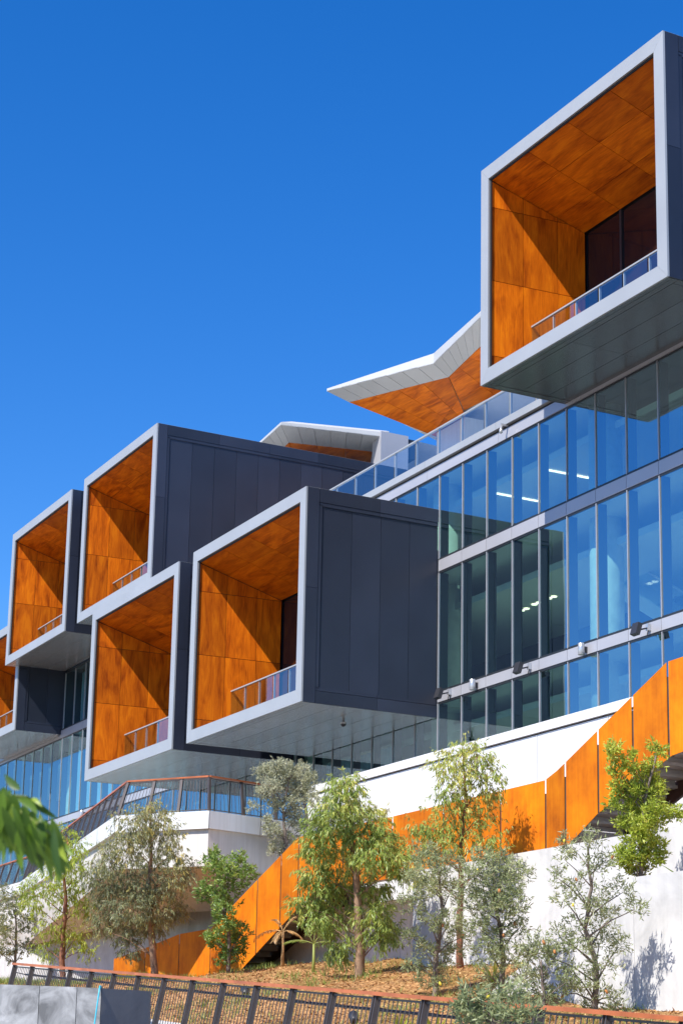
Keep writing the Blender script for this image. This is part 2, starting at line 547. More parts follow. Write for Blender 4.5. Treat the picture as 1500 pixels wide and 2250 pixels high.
# sloping path that the fence stands on, with its kerb and the wall that holds it up
def path():
    a, b = -110, -4
    top = [(a, 12.4), (b, 12.1), (b, 14.62), (a, 14.62)]
    vs = [(x, y, fence_z(x) - 1.17) for x, y in top] + [(x, y, -1.6) for x, y in top]
    struct(mesh('path', vs, [(0, 1, 2, 3), (0, 4, 5, 1), (1, 5, 6, 2), (2, 6, 7, 3), (3, 7, 4, 0)], 'paving'))
    k = [(a, 14.62), (b, 14.62), (b, 14.95), (a, 14.95)]
    vs = [(x, y, fence_z(x) - 0.95) for x, y in k] + [(x, y, fence_z(x) - 1.7) for x, y in k]
    struct(mesh('path_kerb', vs, [(0, 1, 2, 3), (0, 4, 5, 1), (1, 5, 6, 2), (2, 6, 7, 3), (3, 7, 4, 0)], 'concrete'))
path()

# ================================================================== main glazed block
blk = thing('glazed_building', (-60, YW, -1.6), 'long glass fronted building block behind the projecting boxes', 'building')
XL, XR = -104.0, -27.0
k0 = math.ceil((XL - X0) / MOD); k1 = math.floor((XR - X0) / MOD)
LOWER = [(-59.897, 'M'), (-70.286, 'L')]
def covered(xa, xb, za, zb):
    for bx0, n in LOWER:
        if xa > bx0 - 0.2 and xb < bx0 + 9.045 + 0.2 and za > 11.3 and zb < 18.4:
            return True
    return False
for k in range(k0, k1):
    xa, xb = X0 + k * MOD, X0 + (k + 1) * MOD
    far_left = xb < -87.6
    floors = [(8.0 if xb < -53.5 else 9.15, 11.83), (12.23, 16.21), (16.67, 19.55)]
    if far_left: floors = floors[:2]
    for za, zb in floors:
        if covered(xa, xb, za, zb): continue
        box('window_pane', xa + 0.035, xb - 0.035, YW, YW + 0.03, za + 0.02, zb - 0.02, 'glass', blk)
        box('mullion', xa - 0.02, xa + 0.02, YW - 0.03, YW + 0.02, za, zb, 'mullion', blk)
        box('mullion_fin', xa - 0.02, xa + 0.03, YW + 0.05, YW + 0.33, za, zb, 'fin', blk)
    for za, zb in [(11.83, 12.23), (16.21, 16.67)]:
        if covered(xa, xb, za, zb): continue
        box('spandrel_panel', xa + 0.008, xb - 0.008, YW - 0.04, YW + 0.05, za + 0.035, zb - 0.045, 'spandrel', blk)
# continuous dark rebates above and below the spandrels, in two runs
for za in (11.83, 12.23, 16.21, 16.67, 19.55):
    for xa, xb in ((XL, -70.4), (-50.8, XR)):
        if za > 18 and xa < -80: xa = -87.6
        box('transom', xa, xb, YW - 0.02, YW + 0.06, za - 0.03, za + 0.03, 'fin', blk)
box('transom', -70.4, -50.8, YW - 0.02, YW + 0.06, 19.52, 19.58, 'fin', blk)
# coping of the roof terrace: two strips with a dark line between
for i in range(14):
    xa = -69.2 + i * 3 * MOD; xb = xa + 3 * MOD
    box('coping_strip', xa + 0.006, xb - 0.006, YW - 0.06, YW + 0.1, 19.585, 19.92, 'spandrel', blk)
    box('coping_cap', xa + 0.006, xb - 0.006, YW - 0.16, YW + 0.35, 20.0, 20.24, 'frame', blk)
box('coping_gap', -69.2, XR + 1, YW - 0.02, YW + 0.3, 19.9, 20.02, 'dark', blk)
for i in range(4):
    xb = -87.9 - i * 3 * MOD; xa = xb - 3 * MOD
    box('coping_cap', xa + 0.006, xb - 0.006, YW - 0.16, YW + 0.35, 16.36, 16.62, 'frame', blk)
# rooms behind the glass
box('roof_slab', XL, XR, YW + 0.12, 52, 19.75, 20.06, 'ceiling', blk)
for za, zb, nm in [(16.23, 16.63, 'floor_slab'), (11.85, 12.2, 'floor_slab'), (7.6, 7.95, 'floor_slab')]:
    box(nm, XL, XR, YW + 0.1, 46, za, zb, 'ceiling', blk)
    box('floor_finish', XL, XR, YW + 0.4, 45.9, zb + 0.004, zb + 0.02, 'carpet', blk)
for z in (15.35, 18.95, 11.2):
    box('ceiling_panel', XL + 1, XR - 1, YW + 1.25, YW + 6.3, z, z + 0.22, 'ceiling', blk)
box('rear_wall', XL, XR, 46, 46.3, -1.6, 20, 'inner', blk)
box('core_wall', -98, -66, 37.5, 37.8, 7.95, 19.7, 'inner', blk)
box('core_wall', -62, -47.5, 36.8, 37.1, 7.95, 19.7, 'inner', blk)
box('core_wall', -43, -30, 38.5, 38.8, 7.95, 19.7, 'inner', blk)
# low bench wall inside, pale balustrade of the upper room
box('inner_parapet', -48, -30, 33.4, 33.5, 16.7, 17.6, 'ceiling', blk)
for x in np.arange(-43.3 - 9.1 * 6, -28, 9.1):
    b = MB(); b.lathe((x, 31.3, 7.95), [(0, 0.5), (12, 0.5)], 24)
    b.build('column', 'column', blk, True)
# twin downlights and light strips on the ceilings, escalator seen through the glass
for x, y in [(-50.6, 33.2), (-49.7, 33.1), (-48.8, 33.07), (-45.6, 33.1)]:
    b = MB()
    for s in (-0.14, 0.14):
        b.lathe((x + s, y, 15.32), [(0, 0.10), (0.02, 0.10)], 10)
    b.build('downlight', 'lamp_on', blk)
for x in (-49.87, -46.98):
    box('light_strip', x - 0.02, x + 0.02, 31.5, 33.45, 18.90, 18.945, 'lamp_on', blk)
esc = prism('escalator', [(-48.6, 34.0, 16.25), (-42.0, 34.0, 12.25), (-40.5, 34.0, 12.25), (-40.5, 34.0, 12.7), (-41.9, 34.0, 12.7), (-48.3, 34.0, 16.65), (-49.5, 34.0, 16.65), (-49.5, 34.0, 16.25)], (0, 1.1, 0), 'ceiling', blk)
prism('side_glass', [(-48.4, 33.9, 16.66), (-41.9, 33.9, 12.72), (-41.9, 33.9, 13.6), (-48.4, 33.9, 17.5)], (0, 0.02, 0), 'railglass', esc)
prism('hand_belt', [(-48.4, 33.88, 17.5), (-41.9, 33.88, 13.6), (-41.9, 33.88, 13.68), (-48.4, 33.88, 17.58)], (0, 0.06, 0), 'lamp_grey', esc)
# drawn curtains inside the left hand bays
def curtain(xa, xb, z0, z1, ph):
    n = int((xb - xa) / 0.035)
    vs = []
    for i in range(n + 1):
        x = xa + (xb - xa) * i / n
        y = YW + 0.62 + 0.045 * math.sin(x * 21 + ph) + 0.03 * math.sin(x * 8.3 + 2 * ph) + 0.02 * math.sin(x * 47)
        vs += [(x, y, z0), (x, y + 0.02 * math.sin(x * 13), z1)]
    mesh('curtain', vs, [(2 * i, 2 * i + 2, 2 * i + 3, 2 * i + 1) for i in range(n)], 'curtain', blk, True)
for i, (xa, xb, z0, z1) in enumerate([(-87.5, -84.3, 12.25, 16.1), (-84.0, -80.2, 12.25, 16.1), (-79.9, -73.0, 12.25, 16.1), (-87.5, -83.8, 16.7, 19.5), (-83.5, -79.4, 16.7, 19.5),
                                      (-79.6, -73.2, 8.0, 11.1), (-72.9, -66.4, 8.0, 11.1), (-66.1, -60.2, 8.0, 11.1), (-59.9, -54.6, 8.0, 11.1), (-88.0, -80.0, 8.0, 11.1)]):
    curtain(xa, xb, z0, z1, i * 1.7)
# end walls and back of the block
box('end_wall', XR, XR + 0.3, YW, 52, -1.6, 20.2, 'charcoal', blk)
box('end_wall', XL - 0.3, XL, YW, 52, -1.6, 20.2, 'charcoal', blk)

# ================================================================== glass balustrades on the roof edges
def balustrade(name, label, xa, xb, n, z0, z1, y):
    t = thing(name, ((xa + xb) / 2, y, z0), label, 'balustrade')
    st = (xb - xa) / n
    for i in range(n):
        box('glass_pane', xa + i * st + 0.04, xa + (i + 1) * st - 0.04, y, y + 0.02, z0 + 0.05, z1 - 0.07, 'railglass', t)
    for i in range(n + 1):
        box('post', xa + i * st - 0.022, xa + i * st + 0.022, y + 0.03, y + 0.09, z0, z1 - 0.05, 'frame', t)
    box('top_rail', xa - 0.03, xb + 0.03, y - 0.02, y + 0.08, z1 - 0.05, z1, 'frame', t)
    return t
balustrade('glass_balustrade', 'glass balustrade along the roof terrace edge under the big wing canopy', -68.6, -68.6 + 29 * MOD, 29, 20.24, 21.26, YW - 0.02)
balustrade('glass_balustrade', 'glass balustrade on the low terrace at the far left under the projecting boxes', -103.5, -88.05, 11, 16.62, 17.36, YW - 0.02)

# ================================================================== projecting boxes
FW, RD = 0.40, 3.28
def proj_box(label, x0, y0, zt, W, H, yb, npan=5, cam_side=True):
    x1, zb = x0 + W, zt - H
    t = thing('projecting_box', ((x0 + x1) / 2, y0, zb), label, 'projecting box', 'timber lined boxes projecting from the facade')
    xi0, xi1, zi0, zi1 = x0 + FW, x1 - FW, zb + FW + 0.02, zt - FW - 0.02
    # mitred front frame
    g = 0.006
    for pts in ([(x0, zt), (x1, zt), (xi1, zi1), (xi0, zi1)], [(x0, zb), (xi0, zi0), (xi1, zi0), (x1, zb)],
                [(x0, zb + g), (x0, zt - g), (xi0, zi1 - g), (xi0, zi0 + g)], [(x1, zb + g), (xi1, zi0 + g), (xi1, zi1 - g), (x1, zt - g)]):
        prism('frame_member', [(x, y0, z) for x, z in pts], (0, 0.06, 0), 'frame', t)
    # dark reveal behind the frame
    r = MB()
    rv = 0.055
    r.box(xi0 - 0.05, xi1 + 0.05, y0 + 0.062, y0 + 0.10, zi1 - rv, zi1 + 0.08)
    r.box(xi0 - 0.05, xi0 + rv, y0 + 0.062, y0 + 0.10, zi0, zi1 - rv)
    r.box(xi1 - rv, xi1 + 0.05, y0 + 0.062, y0 + 0.10, zi0, zi1 - rv)
    r.build('reveal', 'dark', t)
    # solid shell
    s = MB()
    s.box(x0 + 0.012, xi0 - 0.03, y0 + 0.065, yb, zb + 0.05, zt - 0.01)
    s.box(xi1 + 0.03, x1 - 0.07, y0 + 0.065, yb, zb + 0.05, zt - 0.01)
    s.box(xi0 - 0.03, xi1 + 0.03, y0 + 0.101, yb, zi1 + 0.04, zt - 0.012)
    s.box(xi0 - 0.03, xi1 + 0.03, y0 + 0.101, yb, zb + 0.052, zi0 - 0.03)
    s.box(xi0 - 0.03, xi1 + 0.03, y0 + RD + 0.35, yb, zi0 - 0.03, zi1 + 0.04)
    s.build('shell', 'joint', t)
    # cladding of the right flank: edge trims and upright panels
    yf, tt, tb = y0 + 0.065, 0.52, 0.46
    half = (zb + zt) / 2 + 0.2
    box('edge_trim', x1 - 0.07, x1, yf, yf + 0.42, zb, half - 0.005, 'charcoal', t)
    box('edge_trim', x1 - 0.07, x1, yf, yf + 0.42, half + 0.005, zt, 'charcoal', t)
    box('corner_trim', x1 - 0.07, x1 - 0.012, yf + 0.43, yf + 0.54, zb + tb, zt - tt, 'charcoal', t)
    nseg = max(1, round((yb - yf - 0.43) / 2.5))
    L = (yb - yf - 0.43) / nseg
    for i in range(nseg):
        a = yf + 0.43 + i * L
        box('top_trim', x1 - 0.07, x1, a + 0.004, a + L - 0.004, zt - tt + 0.07, zt, 'charcoal', t)
        box('sill_trim', x1 - 0.07, x1 - 0.012, a + 0.004, a + L - 0.004, zt - tt - 0.06, zt - tt + 0.06, 'charcoal', t)
        box('bottom_trim', x1 - 0.07, x1, a + 0.004, a + L - 0.004, zb, zb + tb - 0.07, 'charcoal', t)
        box('sill_trim', x1 - 0.07, x1 - 0.012, a + 0.004, a + L - 0.004, zb + tb - 0.055, zb + tb + 0.05, 'charcoal', t)
    n = max(2, round((yb - yf - 0.56) / 1.0))
    pw = (yb - yf - 0.56) / n
    for i in range(n):
        a = yf + 0.56 + i * pw
        box('side_panel', x1 - 0.07, x1 - 0.04, a + 0.007, a + pw - 0.007, zb + tb + 0.055, zt - tt - 0.065, 'charcoal', t)
    # left flank, roof
    box('left_cladding', x0, x0 + 0.01, y0 + 0.065, yb, zb, zt - 0.012, 'charcoal', t)
    box('roof_sheet', x0 + 0.002, x1 - 0.002, y0 + 0.065, yb, zt - 0.008, zt + 0.004, 'roofsheet', t)
    # metal soffit panels running along the front
    ys = min(yb, YW - 0.02)
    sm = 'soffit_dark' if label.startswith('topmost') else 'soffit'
    nst = max(2, round((ys - y0 - 0.4) / 0.95)); sp = (ys - y0 - 0.4) / nst
    box('soffit_edge', x0 + 0.002, x1 - 0.002, y0 + 0.065, y0 + 0.19, zb + 0.0, zb + 0.03, sm, t)
    box('soffit_edge', x0 + 0.002, x1 - 0.002, y0 + 0.21, y0 + 0.385, zb + 0.004, zb + 0.03, sm, t)
    for xa, xb in ((x0 + 0.01, x0 + 0.28), (x1 - 0.28, x1 - 0.075)):
        box('soffit_edge', xa, xb, y0 + 0.40, ys, zb + 0.004, zb + 0.03, sm, t)
    xm = [x0 + 0.30, x0 + W * 0.46, x1 - 0.30]
    for i in range(nst):
        a = y0 + 0.4 + i * sp
        for j in range(2):
            box('soffit_panel', xm[j] + 0.006, xm[j + 1] - 0.006, a + 0.007, a + sp - 0.007, zb + 0.008, zb + 0.035, sm, t)
    # timber lining of the left and right walls
    yr = y0 + 0.102
    cz = lambda y: zi1 - 1.05 * (y - y0) / RD             # sloping ceiling
    cols = [yr, y0 + 1.17, y0 + 2.34, y0 + RD]
    rows = [zi0 - 0.02, zb + 0.83, zb + 3.17, zb + 5.49, zt]
    gp = 0.009
    for side in (0, 1):
        for i in range(3):
            for j in range(4):
                q = [(cols[i] + gp, rows[j] + gp), (cols[i + 1] - gp, rows[j] + gp), (cols[i + 1] - gp, rows[j + 1] - gp), (cols[i] + gp, rows[j + 1] - gp)]
                sl = 1.05 / RD
                q = clip(q, sl, 1.0, zi1 + sl * y0 - 0.03)
                if len(q) < 3: continue
                wx = (lambda y: xi0 + 0.07 * (y - y0)) if side == 0 else (lambda y: xi1 - 0.07 * (y - y0))
                prism('timber_panel', [(wx(a), a, b) for a, b in q], (-0.025 if side == 0 else 0.025, 0, 0), 'wood', t)
    # timber ceiling on the slope
    px = [xi0 + 0.01]
    first = 0.30 if W < 8.9 else 0.95
    x = xi0 + 2.0
    while x < xi1 - 0.2:
        px.append(x); x += 1.96
    px.append(xi1 - 0.01)
    for i in range(len(px) - 1):
        for j in range(3):
            a, b = cols[j] + gp, cols[j + 1] - gp
            prism('timber_panel', [(px[i] + gp, a, cz(a)), (px[i + 1] - gp, a, cz(a)), (px[i + 1] - gp, b, cz(b)), (px[i] + gp, b, cz(b))], (0, 0, 0.025), 'wood_flat', t)
    # backing boards so the joints read dark
    b = MB()
    for xs, s_ in ((xi0 - 0.028, 0.07), (xi1 + 0.028, -0.07)):
        ye = y0 + RD + 0.02
        b.add([(xs, yr, zi0 - 0.02), (xs + s_ * (ye - yr), ye, zi0 - 0.02), (xs + s_ * (ye - yr), ye, zi1 + 0.03), (xs, yr, zi1 + 0.03)], [(0, 1, 2, 3)])
    b.add([(xi0 - 0.02, yr, cz(yr) + 0.04), (xi1 + 0.02, yr, cz(yr) + 0.04), (xi1 + 0.02, y0 + RD, cz(y0 + RD) + 0.04), (xi0 - 0.02, y0 + RD, cz(y0 + RD) + 0.04)], [(0, 3, 2, 1), (0, 1, 2, 3)])
    b.build('joint_backing', 'dark', t)
    box('floor_deck', xi0, xi1, y0 + 0.102, y0 + RD, zi0 - 0.028, zi0 - 0.004, 'deck', t)
    # rear glazing
    zr = cz(y0 + RD)
    nwin = 4
    ww = (xi1 - xi0) / nwin
    rw = box('rear_window', xi0, xi1, y0 + RD + 0.14, y0 + RD + 0.3, zi0, zr + 0.3, 'dark', t)
    for i in range(nwin):
        box('pane', xi0 + i * ww + 0.05, xi0 + (i + 1) * ww - 0.05, y0 + RD + 0.06, y0 + RD + 0.09, zi0 + 0.06, zr - 0.06, 'darkglass', rw)
        box('mullion', xi0 + i * ww - 0.049, xi0 + i * ww + 0.049, y0 + RD + 0.01, y0 + RD + 0.13, zi0, zr, 'fin', rw)
    # inner glass balustrade
    yg, zg = y0 + 1.45, zb + 1.98
    nb = 7
    bw = (xi1 - xi0 - 0.04) / nb
    bl = box('balustrade', xi0 + 0.02, xi1 - 0.02, yg - 0.02, yg + 0.07, zg - 0.045, zg, 'frame', t)
    for i in range(nb):
        box('glass_pane', xi0 + 0.02 + i * bw + 0.05, xi0 + 0.02 + (i + 1) * bw - 0.03, yg, yg + 0.02, zi0 + 0.1, zg - 0.06, 'railglass', bl)
        box('post', xi0 + 0.02 + i * bw, xi0 + 0.02 + i * bw + 0.045, yg + 0.021, yg + 0.08, zi0, zg - 0.045, 'frame', bl)
    return t

proj_box('topmost timber lined box at the upper right, largest in view', -43.50, 27.05, 26.48, 8.78, 6.80, 36.0)
proj_box('timber lined box at the centre with its whole charcoal flank in view', -59.897, 25.128, 18.368, 9.045, 7.0, YW - 0.04)
proj_box('timber lined box low at left, its lower front edge just above the terrace railing', -70.286, 25.128, 18.368, 9.045, 7.0, YW - 0.04)
proj_box('timber lined box on the upper row whose dark flank runs back to the roof', -77.68, 27.05, 26.48, 8.78, 6.80, 44.0)
proj_box('timber lined box on the upper row at far left against the sky', -88.14, 27.05, 26.48, 8.78, 6.80, 44.0)
proj_box('timber lined box cut by the left edge of the picture, behind the others', -96.75, 27.6, 22.18, 9.0, 5.75, YW + 6)

# ================================================================== wing roofs over the roof terrace
def wing(label, rim, rise, inner, wood, tw, base):
    """folded canopy: white rim, metal sloping underside, timber soffit"""
    t = thing('wing_canopy', base, label, 'canopy')
    n = len(rim)
    for i in range(n - 1):
        a, b = Vector(rim[i]), Vector(rim[i + 1])
        ua, ub = Vector((0, 0, rise[i])), Vector((0, 0, rise[i + 1]))
        back = Vector((0, 0.5, 0.12))
        vs = [a, b, b + ub, a + ua, a + back, b + back, b + ub + back, a + ua + back]
        mesh('rim', vs, [(0, 1, 2, 3), (7, 6, 5, 4), (0, 4, 5, 1), (1, 5, 6, 2), (2, 6, 7, 3), (3, 7, 4, 0)], 'wing_rim', t)
        c, d = Vector(inner[i]), Vector(inner[i + 1])
        m_ = max(1, round((b - a).length / 0.75))
        for k in range(m_):
            f0, f1 = k / m_ + 0.0018, (k + 1) / m_ - 0.0018
            p0, p1 = a.lerp(b, f0), a.lerp(b, f1)
            q0, q1 = c.lerp(d, f0), c.lerp(d, f1)
            prism('underside_panel', [p0, p1, q1, q0], (0, 0, 0.03), 'lamp_grey' if tw else 'soffit_wing', t)
    for poly in wood:
        a, b, c, d = [Vector(q) for q in poly]
        m_ = max(1, round((b - a).length / 1.25))
        for k in range(m_):
            for l in range(2):
                f0, f1 = k / m_ + 0.0018, (k + 1) / m_ - 0.0018
                g0, g1 = (0, 0.664) if l == 0 else (0.668, 1)
                P = lambda f_, g_: (a.lerp(b, f_)).lerp(d.lerp(c, f_), g_)
                prism('timber_panel', [P(f0, g0), P(f1, g0), P(f1, g1), P(f0, g1)], (0, 0, 0.03), 'wood_flat', t)
    return t
M['wing_rim'] = plain('wing_rim_metal', (0.50, 0.50, 0.49), 0.45, 0.1, 0.03, 0.5)
M['soffit_wing'] = plain('wing_metal', (0.42, 0.43, 0.43), 0.45, 0.3, 0.03, 0.5, objvar=0.05)
w1 = wing('large folded wing roof above the glass balustrade, beside the topmost box',
     [(-63.3, 32.1, 27.0), (-58.55, 34.28, 27.0), (-53.9, 33.48, 27.0), (-46, 32.2, 27.0)], [0.12, 0.42, 0.24, 0.22],
     [(-63.47, 33.21, 26.8), (-59.04, 35.25, 26.8), (-55.85, 34.68, 26.8), (-46, 33.2, 26.8)],
     [[(-63.47, 33.22, 26.795), (-59.04, 35.26, 26.795), (-61.94, 37.68, 26.795), (-66.0, 40.5, 26.795)],
      [(-59.02, 35.26, 26.79), (-55.85, 34.69, 26.79), (-55.6, 38.2, 26.79), (-61.9, 37.7, 26.79)],
      [(-55.83, 34.69, 26.785), (-46, 33.21, 26.785), (-46, 38.0, 26.785), (-55.58, 38.2, 26.785)]], False, (-58, 35, 20.1))
# top cover of the wing, its pier and the far side
mesh('roof_cover', [(-63.3, 32.5, 27.14), (-58.55, 34.7, 27.42), (-53.9, 33.9, 27.25), (-46, 32.6, 27.24), (-46, 42, 27.2), (-68, 42, 27.2)], [(0, 1, 2, 3, 4, 5)], 'white', w1)
prism('pier', [(-64.0, 38.0, 20.1), (-63.1, 38.0, 20.1), (-62.3, 38.0, 26.7), (-64.6, 38.0, 26.7), (-64.6, 38.0, 25.0)], (0, 0.9, 0), 'white', w1)
w2 = wing('small far wing roof seen over the dark flank of the tall upper box',
     [(-76.5, 34.05, 28.0), (-70.34, 33.44, 28.0), (-69.44, 37.88, 28.0)], [0.10, 0.14, 0.22],
     [(-76.8, 35.2, 27.8), (-71.73, 34.52, 27.8), (-70.91, 38.37, 27.8)],
     [[(-71.73, 34.53, 27.79), (-70.92, 38.36, 27.79), (-72.9, 39.3, 27.79), (-74.6, 36.5, 27.79)],
      [(-76.8, 35.22, 27.785), (-71.75, 34.53, 27.785), (-74.62, 36.5, 27.785), (-76.5, 38.0, 27.785)]], False, (-71, 36, 20.1))
mesh('roof_cover', [(-76.5, 34.5, 28.12), (-70.34, 33.9, 28.14), (-69.44, 37.88, 28.2), (-70, 44, 28.2), (-78, 44, 28.2)], [(0, 1, 2, 3, 4)], 'white', w2)
box('end_block', -70.1, -69.3, 37.9, 39.3, 26.5, 28.22, 'spandrel', w2)
box('end_block', -70.0, -69.35, 39.31, 39.7, 27.2, 28.1, 'charcoal', w2)

# plant screen with louvres on the roof terrace
lv = thing('louvre_screen', (-58, 40, 20.1), 'dark louvred plant screen on the roof terrace behind the glass balustrade', 'screen')
box('screen_backing', -68, -44, 40.3, 40.5, 20.08, 25.9, 'dark', lv)
for i in range(18):
    z = 20.25 + i * 0.31
    prism('louvre', [(-68, 40.28, z), (-68, 40.02, z + 0.12), (-68, 40.05, z + 0.16), (-68, 40.28, z + 0.05)], (24, 0, 0), 'steel', lv)
box('plant_room_roof', -68, -44, 40.0, 50, 25.9, 26.1, 'spandrel', lv)

# ================================================================== white podium
pod = thing('white_podium', (-40, 27, -1.6), 'white clad podium wall behind the orange stair', 'wall')
PY = 27.0
joints = [-53.95] + [-50.03 + 3.166 * i for i in range(0, 9)] + [-20.0]
for i in range(len(joints) - 1):
    a, b = joints[i], joints[i + 1]
    box('cladding_panel', a + 0.012, b - 0.012, PY, PY + 0.05, 3.0, 8.93, 'white', pod)
    box('coping', a + 0.008, b - 0.008, PY - 0.07, PY + 0.35, 8.97, 9.22, 'white', pod)
box('core', -53.9, -20, PY + 0.055, YW + 0.02, -1.6, 9.1, 'dark', pod)
box('podium_deck', -53.9, -20, PY + 0.36, YW - 0.02, 9.1, 9.14, 'paving', pod)
box('end_face', -53.96, -53.91, PY + 0.02, YW, 3.0, 9.15, 'white', pod)

# ================================================================== terrace bastion on the left
ter = thing('terrace_bastion', (-58, 24, 5.5), 'white faceted terrace jutting out under the low left box', 'terrace')
TOPZ, BANDZ, BODYZ = 7.97, 7.42, 6.27
EDGE = [(-53.75, 27.0), (-52.65, 22.95), (-55.55, 20.95), (-78.2, 25.25), (-104.0, 25.9)]
def inset(pts, d):
    out = []
    for i, q in enumerate(pts):
        q = Vector((q[0], q[1]))
        ns = []
        for a, b in ((i - 1, i), (i, i + 1)):
            if a < 0 or b >= len(pts): continue
            e = Vector(pts[b]) - Vector(pts[a]); ns.append(Vector((-e.y, e.x)).normalized())
        nn = sum(ns, Vector((0, 0))).normalized()
        k = d / max(0.4, nn.dot(ns[0]))
        out.append(tuple(q - nn * -k if False else q + nn * (-k)))
    return out
# the outline runs right to left, so the inside is on its right hand side
IN1 = inset(EDGE, 0.13); IN2 = inset(EDGE, 0.36); RAIL = inset(EDGE, 0.42)
segs = {0: 2, 1: 2, 2: 7, 3: 6}
for i in range(4):
    a, b = Vector(EDGE[i]), Vector(EDGE[i + 1])
    c, d = Vector(IN2[i]), Vector(IN2[i + 1])
    for k in range(segs[i]):
        n = segs[i]
        f0, f1 = k / n + 0.004 / n * 2, (k + 1) / n - 0.004 / n * 2
        p, q = a.lerp(b, f0), a.lerp(b, f1); r_, s_ = c.lerp(d, f0), c.lerp(d, f1)
        prism('edge_panel', [(p.x, p.y, BANDZ), (q.x, q.y, BANDZ), (s_.x, s_.y, BANDZ), (r_.x, r_.y, BANDZ)], (0, 0, TOPZ - BANDZ), 'white', ter)
# body below the band and the tapering belly
BOT = [(-54.6, 27.0), (-55.2, 25.2), (-57.4, 23.9), (-79.0, 25.75), (-104.0, 26.3)]
vs = [(x, y, BANDZ + 0.01) for x, y in IN1] + [(x, y, BODYZ) for x, y in IN1] + [(x, y, 5.2) for x, y in BOT]
fs = []
for r_ in (0, 1):
    for i in range(4):
        a = r_ * 5 + i
        fs.append((a, a + 5, a + 6, a + 1))
mesh('belly', vs, fs, 'offwhite', ter)
mesh('terrace_deck', [(x, y, TOPZ - 0.05) for x, y in IN2] + [(-104, YW, TOPZ - 0.05), (-53.8, YW, TOPZ - 0.05)], [(0, 1, 2, 3, 4, 5, 6)], 'paving', ter)
# leaning railing
def leaning_rail(t, base, top, zb, zt, spacing, bars, skip_first=False):
    for i in range(len(base) - 1):
        a, b = Vector((*base[i], zb)), Vector((*base[i + 1], zb))
        c, d = Vector((*top[i], zt)), Vector((*top[i + 1], zt))
        n = max(1, round((b - a).length / spacing))
        r_ = MB(); r_.bar(c, d, 0.14, 0.05); r_.build('top_rail', 'rail', t)
        for k in range(n + 1):
            f = k / n
            if k == 0 and i > 0: continue
            b_ = MB(); b_.bar(a.lerp(b, f), c.lerp(d, f) - Vector((0, 0, 0.02)), 0.07, 0.10, (b - a)); b_.build('post', 'steel', t)
        b_ = MB(); m_ = n * bars
        for k in range(1, m_):
            if k % bars == 0: continue
            f = k / m_
            b_.bar(a.lerp(b, f) + Vector((0, 0, 0.08)), c.lerp(d, f) - Vector((0, 0, 0.06)), 0.012, 0.012, (b - a))
        for h in (0.05, 0.94):
            p, q = a.lerp(c, h), b.lerp(d, h)
            b_.bar(p, q, 0.03, 0.03)
        tag(b_.build('infill_bars', 'steel', t), kind='stuff')
tr_ = thing('terrace_railing', (-58, 24, TOPZ), 'leaning steel bar railing with timber top rail around the white terrace', 'railing')
leaning_rail(tr_, inset(EDGE, 0.10), RAIL, TOPZ, 9.12, 1.35, 9)

# retaining wall below the terrace
lw = thing('retaining_wall', (-68, 25.8, 2), 'white retaining wall beneath the terrace behind the trees', 'wall')
LX = [-41.0, -45.5, -50, -55.5, -60.5, -65.5, -70.5, -75.5, -80.5, -86, -92, -104]
def ltop(x):
    return 4.9 if x > -50 else (5.74 if x > -56 else 5.74 + (-56 - x) * 0.047 if x > -75 else 6.65)
for i in range(len(LX) - 1):
    a, b = LX[i] - 0.01, LX[i + 1] + 0.01
    prism('wall_panel', [(a, 25.75, 1.5), (b, 25.75, 1.5), (b, 25.75, ltop(b)), (a, 25.75, ltop(a - 0.01))], (0, 0.2, 0), 'concrete', lw)
box('soil_fill', -56, -49, 25.96, 26.98, 3, 5.55, 'soil', lw)

# ================================================================== orange stair
st = thing('orange_stair', (-48, 24, 2.5), 'outdoor stair screened by orange weathered steel panels', 'staircase')
SY = 24.0
TOP = [(-63.12, 3.93), (-60.12, 4.17), (-57.15, 4.48), (-54.62, 4.51), (-48.53, 6.80), (-42.92, 6.78), (-35.72, 6.82), (-35.22, 6.98), (-31.1, 8.76), (-29.4, 8.80), (-22, 8.84)]
BOTM = [(-63.12, 1.8), (-54.62, 1.9), (-52.22, 3.13), (-48.42, 4.74), (-47.4, 5.12), (-34.84, 5.19), (-33.69, 5.79), (-30.98, 6.73), (-29.5, 6.86), (-22, 6.9)]
def interp(pl, x):
    for (a, u), (b, v) in zip(pl, pl[1:]):
        if a <= x <= b: return u + (v - u) * (x - a) / (b - a)
    return pl[-1][1] if x > pl[-1][0] else pl[0][1]
JX = [-63.12, -60.12, -57.15, -54.60, -51.22, -49.62, -48.47, -45.7, -42.92, -40.3, -37.62, -35.70, -34.90, -33.62, -32.33, -31.08, -28.6, -26, -22]
for i in range(len(JX) - 1):
    a, b = JX[i] + 0.035, JX[i + 1] - 0.035
    tp = [(x, z) for x, z in TOP if a < x < b]; bt = [(x, z) for x, z in BOTM if a < x < b]
    q = [(a, interp(BOTM, a))] + bt + [(b, interp(BOTM, b)), (b, interp(TOP, b))] + tp[::-1] + [(a, interp(TOP, a))]
    prism('screen_panel', [(x, SY, z) for x, z in q], (0, 0.012, 0), 'corten', st)
for x in JX[1:-1]:
    box('post', x - 0.05, x + 0.05, SY + 0.02, SY + 0.10, interp(BOTM, x) + 0.02, interp(TOP, x) - 0.32, 'steel', st)
